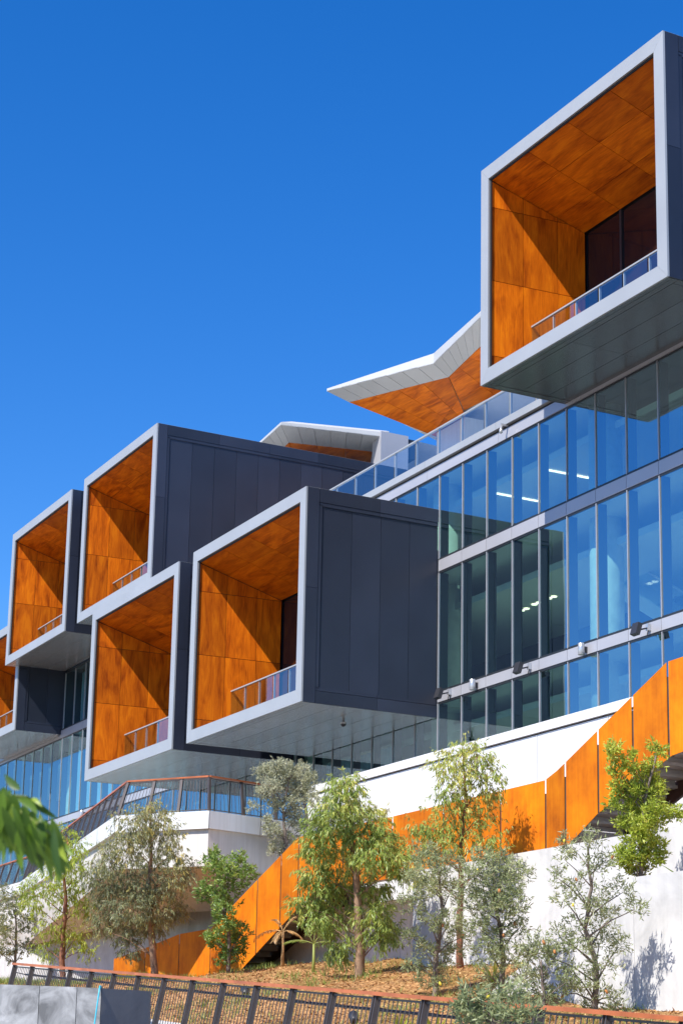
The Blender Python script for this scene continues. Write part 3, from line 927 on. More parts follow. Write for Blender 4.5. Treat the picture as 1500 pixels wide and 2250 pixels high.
# treads and risers
def flight(xa, za, xb, zb, n):
    run, rise = (xb - xa) / n, (zb - za) / n
    for k in range(n):
        x, z = xa + k * run, za + (k + 1) * rise
        box('tread', x - 0.04, x + run + 0.06, SY + 0.03, SY + 1.62, z - 0.07, z, 'stair', st)
        box('riser', x - 0.02, x + 0.01, SY + 0.03, SY + 1.60, z - rise + 0.003, z - 0.073, 'stair', st)
    prism('stringer', [(xa - 0.3, SY + 1.63, za - 0.32), (xb, SY + 1.63, zb - 0.42), (xb, SY + 1.63, zb - 0.02), (xa - 0.3, SY + 1.63, za + 0.08)], (0, 0.08, 0), 'stringer', st)
    prism('handrail_panel', [(xa, SY + 1.80, za + 0.1), (xb, SY + 1.80, zb + 0.1), (xb, SY + 1.80, zb + 0.25), (xa, SY + 1.80, za + 0.25)], (0, 0.03, 0), 'stringer', st)
flight(-54.5, 3.36, -48.5, 5.62, 13)
flight(-34.9, 5.62, -31.0, 7.35, 10)
box('landing', -48.5, -34.85, SY + 0.03, SY + 1.7, 5.45, 5.6, 'stair', st)
box('landing', -31.0, -22, SY + 0.03, SY + 1.7, 7.2, 7.35, 'stair', st)
box('landing', -63, -54.5, SY + 0.03, SY + 1.7, 3.2, 3.35, 'stair', st)

# ================================================================== right hand retaining walls
wb = thing('garden_wall', (-31, 23.8, 1), 'long pale concrete garden wall directly under the orange stair screen', 'wall')
BX = [-41.3, -37.2, -33.1, -29.0, -24.9, -20]
for i in range(5):
    box('wall_panel', BX[i] + 0.008, BX[i + 1] - 0.008, 23.72, 23.95, 0.5, 5.17, 'concrete', wb)
wa = thing('garden_wall', (-27, 21, 0), 'pale concrete garden wall at lower right with tree shadow and sloping left end', 'wall')
AT = [(-33.65, 1.66), (-28.91, 3.55), (-28.34, 3.76), (-18, 3.72)]
AX = [-33.65, -31.2, -28.34, -26.1, -23.9, -21.7, -18]
for i in range(6):
    a, b = AX[i] + 0.006, AX[i + 1] - 0.006
    mid = [(x, z) for x, z in AT if a < x < b]
    q = [(a, -0.8), (b, -0.8), (b, interp(AT, b))] + mid[::-1] + [(a, interp(AT, a))]
    prism('wall_panel', [(x, 21.0, z) for x, z in q], (0, 0.25, 0), 'concrete', wa)
vs = []
for x in np.linspace(-33.6, -18, 30):
    z = interp(AT, x) - 0.15
    vs += [(x, 21.26, z), (x, 22.5, z + 0.12), (x, 23.71, z + 0.15)]
struct(mesh('planter_soil', vs, [q for i in range(29) for q in ((3 * i, 3 * i + 3, 3 * i + 4, 3 * i + 1), (3 * i + 1, 3 * i + 4, 3 * i + 5, 3 * i + 2))], 'mulch', None, True))

# ================================================================== fence along the path
fn = thing('path_fence', (-30, 13.4, 0), 'leaning dark steel bar fence with red brown timber top rail across the foreground', 'fence')
FD = Vector((-0.99695671, 0.04192663, 0.06572273))
FP = Vector((-43.42, 14.02, 2.47))
lean = Vector((0.0, 0.235, 0))
Hh = 1.2
tops = [FP - FD * 1.5 * k for k in range(0, 27)]
for k in range(26):
    a, b = tops[k], tops[k + 1]
    r_ = MB(); r_.bar(a - FD * 0.0, b, 0.17, 0.05, (0, 0, 1)); 
    o = r_.build('rail_board', 'rail', fn)
    m_ = MB()
    dn = Vector((0, 0, -Hh)) - lean
    for j in range(1, 11):
        f = j / 11
        p = a.lerp(b, f)
        m_.bar(p + dn * 0.06, p + dn * 0.95, 0.010, 0.016, FD)
    for h in (0.055, 0.93):
        m_.bar(a + dn * h, b + dn * h, 0.03, 0.03)
    tag(m_.build('infill_bars', 'steel', fn), kind='stuff')
for k in range(27):
    a = tops[k]
    for s in (-0.035, 0.035):
        b_ = MB(); b_.bar(a + FD * s + Vector((0, 0, -0.03)), a + FD * s + dn, 0.095, 0.022, FD); b_.build('post', 'steel', fn)
    b_ = MB(); b_.bar(a + dn * 0.16, a + dn * 0.16 + Vector((0, 0.30, -0.05)), 0.02, 0.02); b_.build('bracket', 'steel', fn)
b_ = MB(); b_.tube([tops[0] + dn * 0.16 + Vector((0, 0.30, -0.05)), tops[-1] + dn * 0.16 + Vector((0, 0.30, -0.05))], 0.024, 8)
b_.build('handrail', 'steel', fn)

# ================================================================== near concrete wall with hose
nw = thing('street_wall', (-18.75, 6.6, -1.6), 'low concrete wall at the lower left corner with one darker end panel', 'wall')
P = [Vector((-21.2, 2.6, 0.86)), Vector((-20.3, 4.28, 0.865)), Vector((-19.34, 6.085, 0.877)), Vector((-19.139, 6.461, 0.872)), Vector((-18.952, 6.811, 0.866)), Vector((-18.83, 7.04, 0.86)), Vector((-19.018, 7.666, 0.86))]
for i in range(6):
    a, b = P[i], P[i + 1]
    d = (b - a).normalized(); a = a + d * 0.003; b = b - d * 0.003
    q = [(a.x, a.y, -1.6), (b.x, b.y, -1.6), (b.x, b.y, b.z), (a.x, a.y, a.z)]
    prism('wall_panel', q, (-0.2, 0.1, 0), 'concrete_dark' if i == 5 else 'concrete_mid', nw)
hs = MB(); hs.tube([(-18.96, 7.10, 0.80), (-18.90, 7.06, 0.885), (-18.83, 7.02, 0.882), (-18.80, 7.0, 0.80), (-18.80, 6.98, 0.6), (-18.80, 6.95, 0.3), (-18.80, 6.92, -0.2), (-18.80, 6.9, -1.58), (-18.4, 7.1, -1.585)], 0.008, 8)
tag(hs.build('hose', 'hose', None, True), 'thin cyan hose hanging over the low concrete wall', 'hose')

# ================================================================== lamps on the facade
def flood(x, z, label):
    t = thing('floodlight', (x, YW - 0.05, z), label, 'floodlight', 'lamps on the spandrel band')
    b = MB(); b.box(x - 0.05, x + 0.05, YW - 0.14, YW - 0.045, z - 0.05, z + 0.14); b.build('wall_bracket', 'lamp_grey', t)
    b = MB(); b.bar((x, YW - 0.12, z + 0.02), (x - 0.06, YW - 0.40, z - 0.06), 0.04); b.bar((x, YW - 0.1, z - 0.05), (x + 0.02, YW - 0.16, z - 0.2), 0.02); b.build('arm', 'lamp_black', t)
    b = MB(); b.bar((x - 0.06, YW - 0.50, z - 0.20), (x - 0.06, YW - 0.40, z + 0.12), 0.27, 0.14, (0, 1, 0)); b.build('housing', 'lamp_black', t)
def can(x, z, label):
    t = thing('wall_lamp', (x, YW - 0.05, z), label, 'wall lamp', 'lamps on the spandrel band')
    b = MB(); b.lathe((x, YW - 0.22, z - 0.17), [(0, 0.085), (0.01, 0.095), (0.33, 0.095), (0.34, 0.085)], 16); b.build('cylinder', 'lamp_grey', t, True)
    box('back_plate', x - 0.05, x + 0.05, YW - 0.13, YW - 0.042, z - 0.08, z + 0.08, 'lamp_black', t)
flood(-50.0, 12.02, 'black floodlight on the facade beside the lower corner of the centre box')
flood(-45.4, 12.0, 'black floodlight on the facade band between the two silver cylinder lamps')
flood(-39.6, 12.0, 'black floodlight on the facade band above the orange stair at the right')
can(-48.4, 12.0, 'silver cylinder wall lamp nearer the centre box')
can(-42.55, 12.0, 'silver cylinder wall lamp nearer the orange stair')
can(-83.6, 11.95, 'silver cylinder wall lamp above the terrace railing at far left')
def spot_cam(x, z, label):
    t = thing('facade_camera', (x, YW - 0.1, z), label, 'camera')
    b = MB(); b.bar((x, YW - 0.06, z), (x, YW - 0.34, z), 0.05); b.build('arm', 'lamp_grey', t)
    b = MB(); b.lathe((x, YW - 0.33, z - 0.30), [(0, 0.03), (0.02, 0.055), (0.12, 0.06), (0.14, 0.04), (0.28, 0.04)], 12); b.build('housing', 'lamp_grey', t, True)
spot_cam(-55.6, 19.97, 'small camera arm under the roof coping just above the centre box')
spot_cam(-46.6, 19.97, 'small camera arm under the roof coping below the big wing canopy')
dc = thing('dome_camera', (-52.75, 27.62, 11.36), 'small hanging dome camera under the centre box', 'camera')
b = MB(); b.lathe((-52.75, 27.62, 11.37), [(0, 0.04), (-0.10, 0.04), (-0.101, 0.09), (-0.16, 0.10)], 14); b.build('mount', 'lamp_grey', dc, True)
b = MB(); b.lathe((-52.75, 27.62, 11.21), [(0, 0.095), (-0.04, 0.085), (-0.075, 0.055), (-0.09, 0.01)], 14); b.build('dome', 'lamp_black', dc, True)

# garden spot lamps in the mulch
for x, y, lb in [(-38.9, 18.0, 'small black garden spotlight in the mulch, the one farther left'), (-31.8, 17.0, 'small black garden spotlight in the mulch, the one farther right')]:
    z = ground_z(x, y)
    t = thing('garden_spotlight', (x, y, z), lb, 'spotlight')
    b = MB(); b.tube([(x, y, z - 0.1), (x, y, z + 0.12)], 0.012, 6); b.build('stake', 'lamp_black', t)
    b = MB(); b.lathe((x + 0.08, y - 0.03, z + 0.08), [(0, 0.05), (0.02, 0.085), (0.16, 0.085), (0.24, 0.10)], 14, (-0.8, 0.3, 0.55)); b.build('housing', 'lamp_black', t, True)

TREES = {
 'T1': ((-74.32,24,4.33),
  [(0.22,-0.12,1.13),(0.41,-0.29,2.22)],
  [(0.34,-0.33,2.04,0.65,0.75),(0.04,-0.47,1.12,0.47,0.56),(0.49,0.23,1.5,0.52,0.47),(0.27,-0.73,2.57,0.28,0.47),(0.64,0.03,2.5,0.37,0.47),(-0.07,-0.29,0.3,0.52,0.37),(0.28,0.26,0.59,0.47,0.34),(-0.14,-1.01,1.47,0.47,0.75),(-0.31,-0.8,0.38,0.47,0.47)]),
 'T2': ((-59.9,21,3.57),
  [(0.19,-0.14,1.07),(0.41,-0.16,1.96),(0.52,-0.3,2.7),(0.8,-0.34,3.89)],
  [(0.88,-0.11,3.75,0.38,0.61),(0.45,-0.65,3.14,0.53,0.61),(0.14,-0.9,2.39,0.61,0.53),(0.42,-0.27,2.26,0.53,0.53),(0.78,0.13,2.86,0.38,0.61),(-0.13,-1.18,1.86,0.46,0.3),(0.65,0.39,1.83,0.38,0.38),(0.01,-0.54,1.13,0.53,0.38),(0.32,0.24,0.78,0.53,0.38),(0.41,0.64,0.34,0.23,0.23),(-0.22,-0.67,0.46,0.38,0.3),(-0.13,-1.36,2.23,0.23,0.23),(0.79,-0.51,4.19,0.3,0.3),(0.69,-0.26,3.3,0.46,0.46)]),
 'T3': ((-52.96,21.5,3.32),
  [(0.1,-0.26,0.94),(0.27,-0.45,2.01),(0.52,-0.5,3.09),(0.78,-0.71,4.57)],
  [(0.77,-0.63,4.37,0.48,0.39),(0.46,-1,3.88,0.62,0.55),(0.78,-0.31,3.77,0.62,0.55),(0.21,-1.16,3.21,0.55,0.55),(0.5,-0.53,3.09,0.76,0.62),(0.85,0.14,3.1,0.48,0.62),(-0.12,-1.68,2.92,0.41,0.48),(-0.12,-1.36,2.26,0.69,0.55),(0.27,-0.55,2.21,0.83,0.55),(0.69,0.24,2.3,0.48,0.48),(-0.41,-1.58,1.58,0.48,0.55),(-0.05,-0.83,1.46,0.69,0.48),(0.32,-0.09,1.48,0.62,0.48),(0.64,0.43,1.7,0.28,0.41),(-0.6,-1.62,0.9,0.34,0.41),(-0.33,-1.06,0.85,0.34,0.28),(0.1,-0.27,0.94,0.48,0.34),(-0.29,-0.76,0.39,0.25,0.28),(0.94,0.49,2.78,0.21,0.34),(-0.41,-1.98,2.38,0.21,0.34)]),
 'T4': ((-47.53,21.5,2.84),
  [(0.16,-0.18,0.98),(0.27,-0.35,1.78),(0.49,-0.43,2.82)],
  [(0.35,-0.75,2.94,0.25,0.31),(0.64,-0.19,2.95,0.38,0.38),(0.36,-0.53,2.51,0.44,0.38),(0.62,-0.03,2.53,0.38,0.31),(0.09,-0.88,2.14,0.31,0.25),(0.32,-0.36,2.02,0.5,0.31),(0.73,0.13,2.65,0.19,0.15),(-0,-0.97,1.95,0.19,0.15),(0.21,-0.36,1.59,0.38,0.25),(0.18,-0.19,1.1,0.38,0.31),(-0.01,-0.44,0.85,0.28,0.23),(0.22,0.08,0.74,0.31,0.31),(0.06,-0.04,0.31,0.38,0.25),(0.33,0.16,0.99,0.19,0.25),(-0.11,-0.6,0.79,0.15,0.15)]),
 'T5': ((-40.88,22,2.35),
  [(0.18,-0.13,1.01),(0.35,-0.28,1.99),(0.49,-0.45,2.86),(0.6,-0.71,3.84),(0.72,-0.88,4.66)],
  [(0.72,-0.93,4.77,0.28,0.17),(0.68,-0.84,4.44,0.45,0.28),(0.51,-0.99,4.05,0.56,0.34),(0.82,-0.39,4.07,0.45,0.34),(0.33,-1.14,3.61,0.5,0.39),(0.66,-0.43,3.52,0.62,0.39),(0.92,0.07,3.53,0.39,0.34),(0.09,-1.38,3.17,0.34,0.34),(0.36,-0.76,2.96,0.56,0.39),(0.71,-0.06,2.98,0.62,0.39),(0.97,0.44,2.99,0.34,0.34),(-0.03,-1.3,2.51,0.34,0.39),(0.18,-0.78,2.31,0.5,0.39),(0.54,-0.08,2.32,0.56,0.39),(-0.19,-1.34,1.96,0.28,0.28),(0.01,-0.8,1.65,0.45,0.34),(0.47,0.1,1.67,0.45,0.34),(-0.19,-1.07,1.42,0.34,0.22),(-0.06,-0.56,0.89,0.34,0.45),(0.41,0.26,1.13,0.39,0.34),(0.59,0.55,1.24,0.22,0.28),(-0.35,-1.57,1.79,0.17,0.13),(0.98,0.56,2.78,0.28,0.34)]),
 'T6': ((-52.77,25.7,6.06),
  [(0.2,-0.15,1.12),(0.38,-0.35,2.24),(0.68,-0.24,3.22)],
  [(0.78,-0.13,3.36,0.5,0.32),(0.51,-0.64,3.35,0.36,0.26),(0.61,-0.28,3.01,0.64,0.32),(0.29,-1,3.2,0.26,0.29),(0.91,0.3,3.02,0.21,0.29),(0.3,-0.75,2.72,0.36,0.21),(0.71,0.09,2.67,0.43,0.26),(0.15,-1,2.64,0.21,0.14),(0.25,-0.64,2.3,0.21,0.21),(0.5,-0.12,2.24,0.36,0.21),(0.85,0.5,2.4,0.17,0.17),(-0.07,-1.19,2.14,0.14,0.09),(0.49,0.06,1.83,0.36,0.29),(0.64,0.47,1.62,0.29,0.17),(0.08,-0.53,1.39,0.29,0.21),(0.28,-0.06,1.26,0.36,0.26),(0.05,-0.34,0.9,0.26,0.26),(0.08,-0.7,1.74,0.17,0.11)]),
 'T7': ((-37.43,22.8,2.69),
  [(0.25,-0.18,1.36),(0.49,-0.32,2.6),(0.71,-0.33,3.53),(0.93,-0.52,4.77)],
  [(0.94,-0.57,4.92,0.32,0.16),(0.81,-0.67,4.61,0.37,0.23),(1.06,-0.21,4.67,0.32,0.26),(0.61,-0.92,4.29,0.26,0.21),(0.78,-0.53,4.2,0.42,0.3),(1.03,-0.06,4.26,0.37,0.32),(0.57,-0.77,3.83,0.32,0.26),(0.85,-0.2,3.79,0.42,0.26),(1.09,0.21,3.96,0.19,0.32),(0.42,-0.86,3.41,0.21,0.19),(0.57,-0.52,3.32,0.32,0.23),(0.86,0.05,3.33,0.37,0.26),(0.14,-1.24,3.09,0.23,0.19),(0.27,-0.95,3,0.26,0.21),(0.52,-0.36,2.81,0.32,0.26),(0.81,0.21,2.82,0.32,0.26),(0.85,0.49,2.41,0.13,0.16),(0.05,-1.18,2.58,0.23,0.26),(0.22,-0.79,2.48,0.32,0.26),(-0.02,-1.01,1.96,0.26,0.26)]),
 'T8': ((-34.71,20.5,1.71),
  [(0.17,-0.09,0.85),(0.41,-0.07,1.8),(0.54,-0.29,2.74)],
  [(0.46,-0.53,2.93,0.34,0.29),(0.58,-0.2,2.75,0.34,0.24),(0.26,-0.69,2.45,0.24,0.24),(0.41,-0.32,2.27,0.34,0.29),(0.56,0.04,2.18,0.24,0.24),(0.14,-0.66,1.88,0.29,0.19),(0.22,-0.31,1.51,0.39,0.24),(0.42,0.08,1.52,0.29,0.24),(-0.01,-0.62,1.22,0.19,0.15),(0.07,-0.33,0.94,0.24,0.19),(0.33,0.19,0.95,0.24,0.19),(-0.07,-0.47,0.65,0.19,0.15),(0.2,0.1,0.57,0.24,0.19),(0.47,0.33,1.24,0.19,0.19),(0.03,-0.08,0.28,0.34,0.15)]),
 'T9': ((-30.62,19.5,1.48),
  [(0.19,-0.01,0.77),(0.29,-0.19,1.53),(0.41,-0.37,2.38)],
  [(0.36,-0.6,2.67,0.35,0.22),(0.5,-0.27,2.55,0.39,0.26),(0.22,-0.71,2.32,0.3,0.26),(0.38,-0.3,2.12,0.44,0.3),(0.61,0.07,2.3,0.22,0.22),(0.09,-0.73,1.86,0.3,0.26),(0.26,-0.32,1.7,0.35,0.26),(0.45,0.02,1.79,0.26,0.26),(0.08,-0.51,1.35,0.3,0.22),(0.26,-0.12,1.27,0.3,0.26),(0.43,0.18,1.37,0.17,0.17),(0.08,-0.31,0.93,0.26,0.22),(0.24,0.1,0.77,0.3,0.22),(0.3,0.37,0.44,0.22,0.17),(-0.04,-0.33,0.5,0.17,0.17),(0.07,0.01,0.26,0.26,0.17)]),
 'T10': ((-28,19.85,0.95),
  [(0.23,-0.1,1.11),(0.26,-0.36,1.75),(0.45,-0.34,2.47),(0.54,-0.49,3.18)],
  [(0.42,-0.75,3.21,0.2,0.16),(0.31,-0.83,2.93,0.16,0.12),(0.56,-0.5,3.26,0.2,0.16),(0.65,-0.18,2.95,0.16,0.16),(0.51,-0.37,2.78,0.24,0.16),(0.18,-0.93,2.61,0.16,0.12),(0.3,-0.63,2.46,0.2,0.16),(0.5,-0.18,2.39,0.24,0.24),(0.69,0.18,2.4,0.2,0.2),(0.71,0.37,2.08,0.2,0.12),(0.17,-0.74,2.18,0.2,0.12),(0.37,-0.29,2.07,0.24,0.16),(0.2,-0.47,1.74,0.24,0.16),(0.49,0.02,1.92,0.24,0.2),(0.02,-0.74,1.58,0.2,0.16),(0.34,-0.07,1.51,0.29,0.2),(0.12,-0.42,1.35,0.24,0.16),(0.47,0.23,1.44,0.15,0.15),(-0.15,-0.92,1.25,0.2,0.12),(-0.01,-0.52,1.02,0.24,0.16),(0.25,-0.02,1.04,0.29,0.2),(0.08,-0.2,0.71,0.29,0.16),(0.23,0.19,0.56,0.24,0.16),(-0.16,-0.62,0.62,0.2,0.12),(0.23,0.29,0.33,0.2,0.1),(0.05,-0.08,0.36,0.2,0.1)]),
 'T11': ((-29.87,22.3,3.95),
  [(0.14,-0.06,0.7),(0.32,-0.1,1.49),(0.59,-0.01,2.37)],
  [(0.21,-0.77,2.4,0.11,0.18),(0.17,-0.69,2.09,0.11,0.13),(0.31,-0.46,2.18,0.11,0.18),(0.63,0.02,2.5,0.22,0.18),(0.51,-0.07,2.19,0.22,0.18),(0.42,-0.11,1.93,0.27,0.18),(0.19,-0.49,1.74,0.18,0.13),(0.28,-0.24,1.62,0.31,0.18),(0.46,0.08,1.67,0.18,0.18),(0.04,-0.61,1.39,0.13,0.09),(0.27,-0.12,1.31,0.27,0.18),(0.37,0.13,1.23,0.27,0.13),(0.54,0.45,1.24,0.18,0.11),(0.1,-0.33,1.05,0.22,0.13),(0.24,0,0.97,0.27,0.18),(0.11,-0.12,0.7,0.31,0.18),(0.26,0.21,0.62,0.22,0.18),(0,-0.16,0.35,0.27,0.16),(0.17,0.16,0.36,0.22,0.13),(-0.06,-0.33,0.43,0.18,0.18),(0,-0.06,0.13,0.22,0.09)]),
 'T12': ((-18.58,11.8,0.33),
  [(0.04,-0.05,0.26),(0.06,-0.1,0.46)],
  [(-0.05,-0.34,0.48,0.13,0.08),(0.11,-0.07,0.56,0.18,0.1),(0.21,0.11,0.62,0.13,0.08),(-0,-0.18,0.35,0.21,0.09),(0.14,0.09,0.39,0.18,0.09),(-0,-0.31,0.61,0.08,0.06),(-0.12,-0.42,0.35,0.08,0.08),(0.22,0.26,0.37,0.13,0.08)]),
 'T13': ((-28.25,18.9,1.08),
  [(0.1,-0.04,0.48),(0.19,-0.14,1.03)],
  [(0.2,-0.23,1.26,0.24,0.2),(0.24,0.04,0.87,0.24,0.2),(0.06,-0.23,0.71,0.24,0.2),(0.11,0.02,0.4,0.28,0.16),(-0.09,-0.33,0.31,0.24,0.15),(0.3,0.28,0.64,0.2,0.16),(0.1,-0.35,1.1,0.16,0.16),(0.35,0.11,1.15,0.15,0.12)]),
}

# ================================================================== vegetation
def leaf_mesh(name, base, axis, side, length, width, tone, mat, parent, fold=0.25, loc=(0, 0, 0)):
    """many separate pointed leaves: 4 corners each, two facets folded along the midrib"""
    n = len(base)
    loc = np.array(loc)
    axis = axis / np.linalg.norm(axis, axis=1, keepdims=True)
    side = side - axis * np.sum(side * axis, axis=1, keepdims=True)
    side /= np.maximum(1e-6, np.linalg.norm(side, axis=1, keepdims=True))
    nrm = np.cross(axis, side)
    L, Wd = length[:, None], width[:, None]
    v = np.empty((n, 4, 3))
    v[:, 0] = base
    v[:, 1] = base + axis * L * 0.42 + side * Wd * 0.5 + nrm * Wd * fold
    v[:, 2] = base + axis * L + nrm * L * 0.06
    v[:, 3] = base + axis * L * 0.42 - side * Wd * 0.5 + nrm * Wd * fold
    v -= loc
    tri = np.array([0, 1, 2, 0, 2, 3])
    idx = (np.arange(n)[:, None] * 4 + tri).ravel()
    me = bpy.data.meshes.new(name)
    me.vertices.add(n * 4); me.vertices.foreach_set('co', v.ravel().astype(np.float32))
    me.loops.add(n * 6); me.loops.foreach_set('vertex_index', idx.astype(np.int32))
    me.polygons.add(n * 2)
    me.polygons.foreach_set('loop_start', np.arange(0, n * 6, 3, dtype=np.int32))
    me.polygons.foreach_set('loop_total', np.full(n * 2, 3, dtype=np.int32))
    at = me.attributes.new('tone', 'FLOAT', 'FACE')
    at.data.foreach_set('value', np.repeat(tone, 2).astype(np.float32))
    me.materials.append(M[mat])
    me.update()
    return link(name, me, parent, tuple(loc))

def rand_dir(rg, n):
    d = rg.normal(size=(n, 3))
    return d / np.linalg.norm(d, axis=1, keepdims=True)

VIEW = np.array([-0.893, 0.451, 0.0])      # horizontal direction from the street towards the garden
def tree(key, name, label, cat, leafmat, bark, style, leaf=(0.15, 0.028), per=13, dens=26, trunk_r=0.07, seed=1, tip=None, group=None, ground=None, flowers=0, shell=0.5, full=2.7):
    B, trunk, lobes = TREES[key]
    rg = np.random.default_rng(seed)
    B = np.array(B, float)
    gz = ground if ground is not None else ground_z(B[0], B[1])
    root = np.array([B[0], B[1], min(B[2], gz) - 0.15])
    t = thing(name, (B[0], B[1], gz), label, cat, group)
    tp = [root] + [B + np.array(q) for q in trunk]
    # trunk with a slight wobble
    pts, rad = [], []
    for i in range(len(tp) - 1):
        for k in range(4):
            f = k / 4
            pts.append(tp[i] * (1 - f) + tp[i + 1] * f + rg.normal(0, 0.015, 3) * (1 if pts else 0))
    pts.append(tp[-1])
    n = len(pts)
    rad = [trunk_r * (1.25 if i == 0 else 1.0) * (1 - 0.85 * i / n) + 0.006 for i in range(n)]
    mb = MB(); mb.tube(pts, rad, 8)
    tk = mb.build('trunk', bark, t, True)
    # lobes with depth, limbs from the trunk into each lobe
    limbs = MB()
    LO = []
    H = max(q[2] for q in lobes) - min(q[2] for q in lobes)
    crown_w = max(abs(q[0]) for q in lobes) * 0.5 + 0.5
    P = np.array(pts)
    for (dx, dy, dz, rx, rz) in lobes:
        off = VIEW * rg.uniform(-1, 1) * min(1.1, rx * 1.3)
        c = B + np.array([dx, dy, dz]) + off
        LO.append((c, rx, rz))
        # leave the trunk below the lobe
        want = c[2] - 0.35 * np.linalg.norm((c - pts[-1])[:2]) - 0.25
        i = int(np.argmin(np.abs(P[:, 2] - want)))
        i = max(2, i) if n > 4 else 1
        a = np.array(pts[i]); mid = (a * 0.5 + c * 0.5) + np.array([0, 0, 0.10 * np.linalg.norm(c - a)]) * rg.uniform(0.2, 1)
        r0 = min(rad[i] * 0.5, 0.02)
        limbs.tube([a, a * 0.6 + mid * 0.4, mid, mid * 0.4 + c * 0.6, c], [r0, r0 * 0.85, r0 * 0.65, r0 * 0.5, 0.005], 5)
    # twigs and leaves
    bases, axes, tones, lens = [], [], [], []
    for (c, rx, rz) in LO:
        if rg.uniform() < 0.12: rx, rz = rx * 0.6, rz * 0.6
        vol = rx * rz
        nt_ = max(5, int(full * dens * (vol / 0.16) ** 0.8))
        u = rand_dir(rg, nt_) * (rg.uniform(0, 1, (nt_, 1)) ** shell)
        tw = c + u * np.array([rx * 0.95, rx * 0.95, rz])
        lobe_tone = rg.normal(0.42, 0.10)
        for q in tw:
            m_ = int(rg.integers(max(3, per - 5), per + 5))
            out = (q - c) / max(1e-3, np.linalg.norm(q - c))
            d = out * 0.7 + np.array([0, 0, -0.35 if style == 'droop' else 0.55]) + rg.normal(0, 0.35, 3)
            d /= np.linalg.norm(d)
            sl = 0.30 if style == 'droop' else 0.16
            f = rg.uniform(0, 1, (m_, 1))
            b = q + d * sl * f + rg.normal(0, 0.02, (m_, 3))
            if style == 'droop':
                ax = d * 0.45 + np.array([0, 0, -0.85]) + rg.normal(0, 0.38, (m_, 3))
            elif style == 'hang':
                ax = d * 0.5 + np.array([0, 0, -0.45]) + rg.normal(0, 0.45, (m_, 3))
            else:
                ax = d * 0.55 + rg.normal(0, 0.62, (m_, 3))
            bases.append(b); axes.append(ax)
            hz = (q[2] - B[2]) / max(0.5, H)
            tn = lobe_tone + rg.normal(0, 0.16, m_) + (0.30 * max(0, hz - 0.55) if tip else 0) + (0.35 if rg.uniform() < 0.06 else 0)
            tones.append(tn)
            if rg.uniform() < 0.25:
                limbs.tube([c * 0.4 + q * 0.6, q, q + d * sl], [0.006, 0.004, 0.002], 4)
    base = np.concatenate(bases); ax = np.concatenate(axes); tone = np.clip(np.concatenate(tones), 0, 1)
    k = len(base)
    ln = leaf[0] * rg.uniform(0.5, 1.35, k); wd = leaf[1] * rg.uniform(0.75, 1.3, k)
    limbs.build('branches', bark, tk, True)
    leaf_mesh('crown', base, ax, rand_dir(rg, k), ln, wd, tone, leafmat, t, loc=tuple(root))
    for i in range(flowers):
        c, rx, rz = LO[rg.integers(len(LO))]
        q = c + rand_dir(rg, 1)[0] * np.array([rx, rx, rz]) * 0.75 - VIEW * rx * 0.5
        s = rg.uniform(0.45, 0.75)
        mb = MB(); mb.lathe(q, [(-0.055 * s, 0.018 * s), (-0.045 * s, 0.038 * s), (0, 0.042 * s), (0.05 * s, 0.036 * s), (0.075 * s, 0.012 * s)], 9, tuple(rg.normal(0, 0.25, 3) + np.array([0, 0, 1])))
        mb.build('flower_spike', 'flower_yellow' if i % 4 == 1 else 'flower_orange', t, True)
    return t

GT = 'young trees planted in front of the building'
tree('T1', 'gum_tree', 'small grey green tree at the far left edge above the fence end', 'tree', 'leaf_olive', 'bark_grey', 'hang', (0.13, 0.035), 11, 20, 0.06, 11, group=GT)
tree('T2', 'gum_tree', 'lime green gum tree with red brown trunk at left behind the blurred leaves', 'tree', 'leaf_lime', 'bark_red', 'droop', (0.155, 0.026), 11, 20, 0.10, 12, tip=True, group=GT)
tree('T3', 'gum_tree', 'tall olive grey gum tree in front of the white terrace', 'tree', 'leaf_olive', 'bark', 'droop', (0.15, 0.026), 13, 26, 0.11, 13, tip=True, group=GT)
tree('T4', 'garden_tree', 'dense fresh green small tree in front of the lower orange stair flight', 'tree', 'leaf_green', 'bark_grey', 'rosette', (0.12, 0.042), 14, 30, 0.06, 14, tip=True, group=GT, full=2.0)
tree('T5', 'gum_tree', 'large bushy green gum tree with pale peeling trunk at the middle of the garden', 'tree', 'leaf_gum', 'bark', 'droop', (0.165, 0.030), 14, 26, 0.13, 15, tip=True, group=GT)
tree('T6', 'silver_tree', 'silvery grey tree rising behind the orange stair beside the terrace railing', 'tree', 'leaf_silver', 'bark_grey', 'rosette', (0.10, 0.032), 14, 36, 0.07, 16, group=GT, ground=5.55, full=3)
tree('T7', 'gum_tree', 'slender yellow green gum tree reaching above the white podium wall', 'tree', 'leaf_gum', 'bark_red', 'droop', (0.135, 0.027), 12, 22, 0.08, 17, tip=True, group=GT)
tree('T8', 'banksia_tree', 'grey green shrubby tree growing behind the fence, left of two alike', 'tree', 'leaf_banksia', 'bark_grey', 'rosette', (0.105, 0.023), 13, 26, 0.07, 18, group=GT, flowers=3, full=3.4)
tree('T9', 'banksia_tree', 'grey green shrubby tree with orange flower spikes before the garden wall foot', 'tree', 'leaf_banksia', 'bark_grey', 'rosette', (0.105, 0.023), 13, 26, 0.06, 19, group=GT, flowers=6, full=3.6)
tree('T10', 'banksia_tree', 'open branched grey green tree with flower spikes against the pale wall at right', 'tree', 'leaf_banksia', 'bark_grey', 'rosette', (0.10, 0.022), 13, 24, 0.06, 20, group=GT, flowers=8, full=2.9)
tree('T11', 'lime_shrub', 'bright yellow green upright shrub growing above the garden wall at right', 'shrub', 'leaf_lime', 'bark_grey', 'rosette', (0.10, 0.032), 14, 44, 0.05, 21, tip=True, ground=3.2, full=3.4)
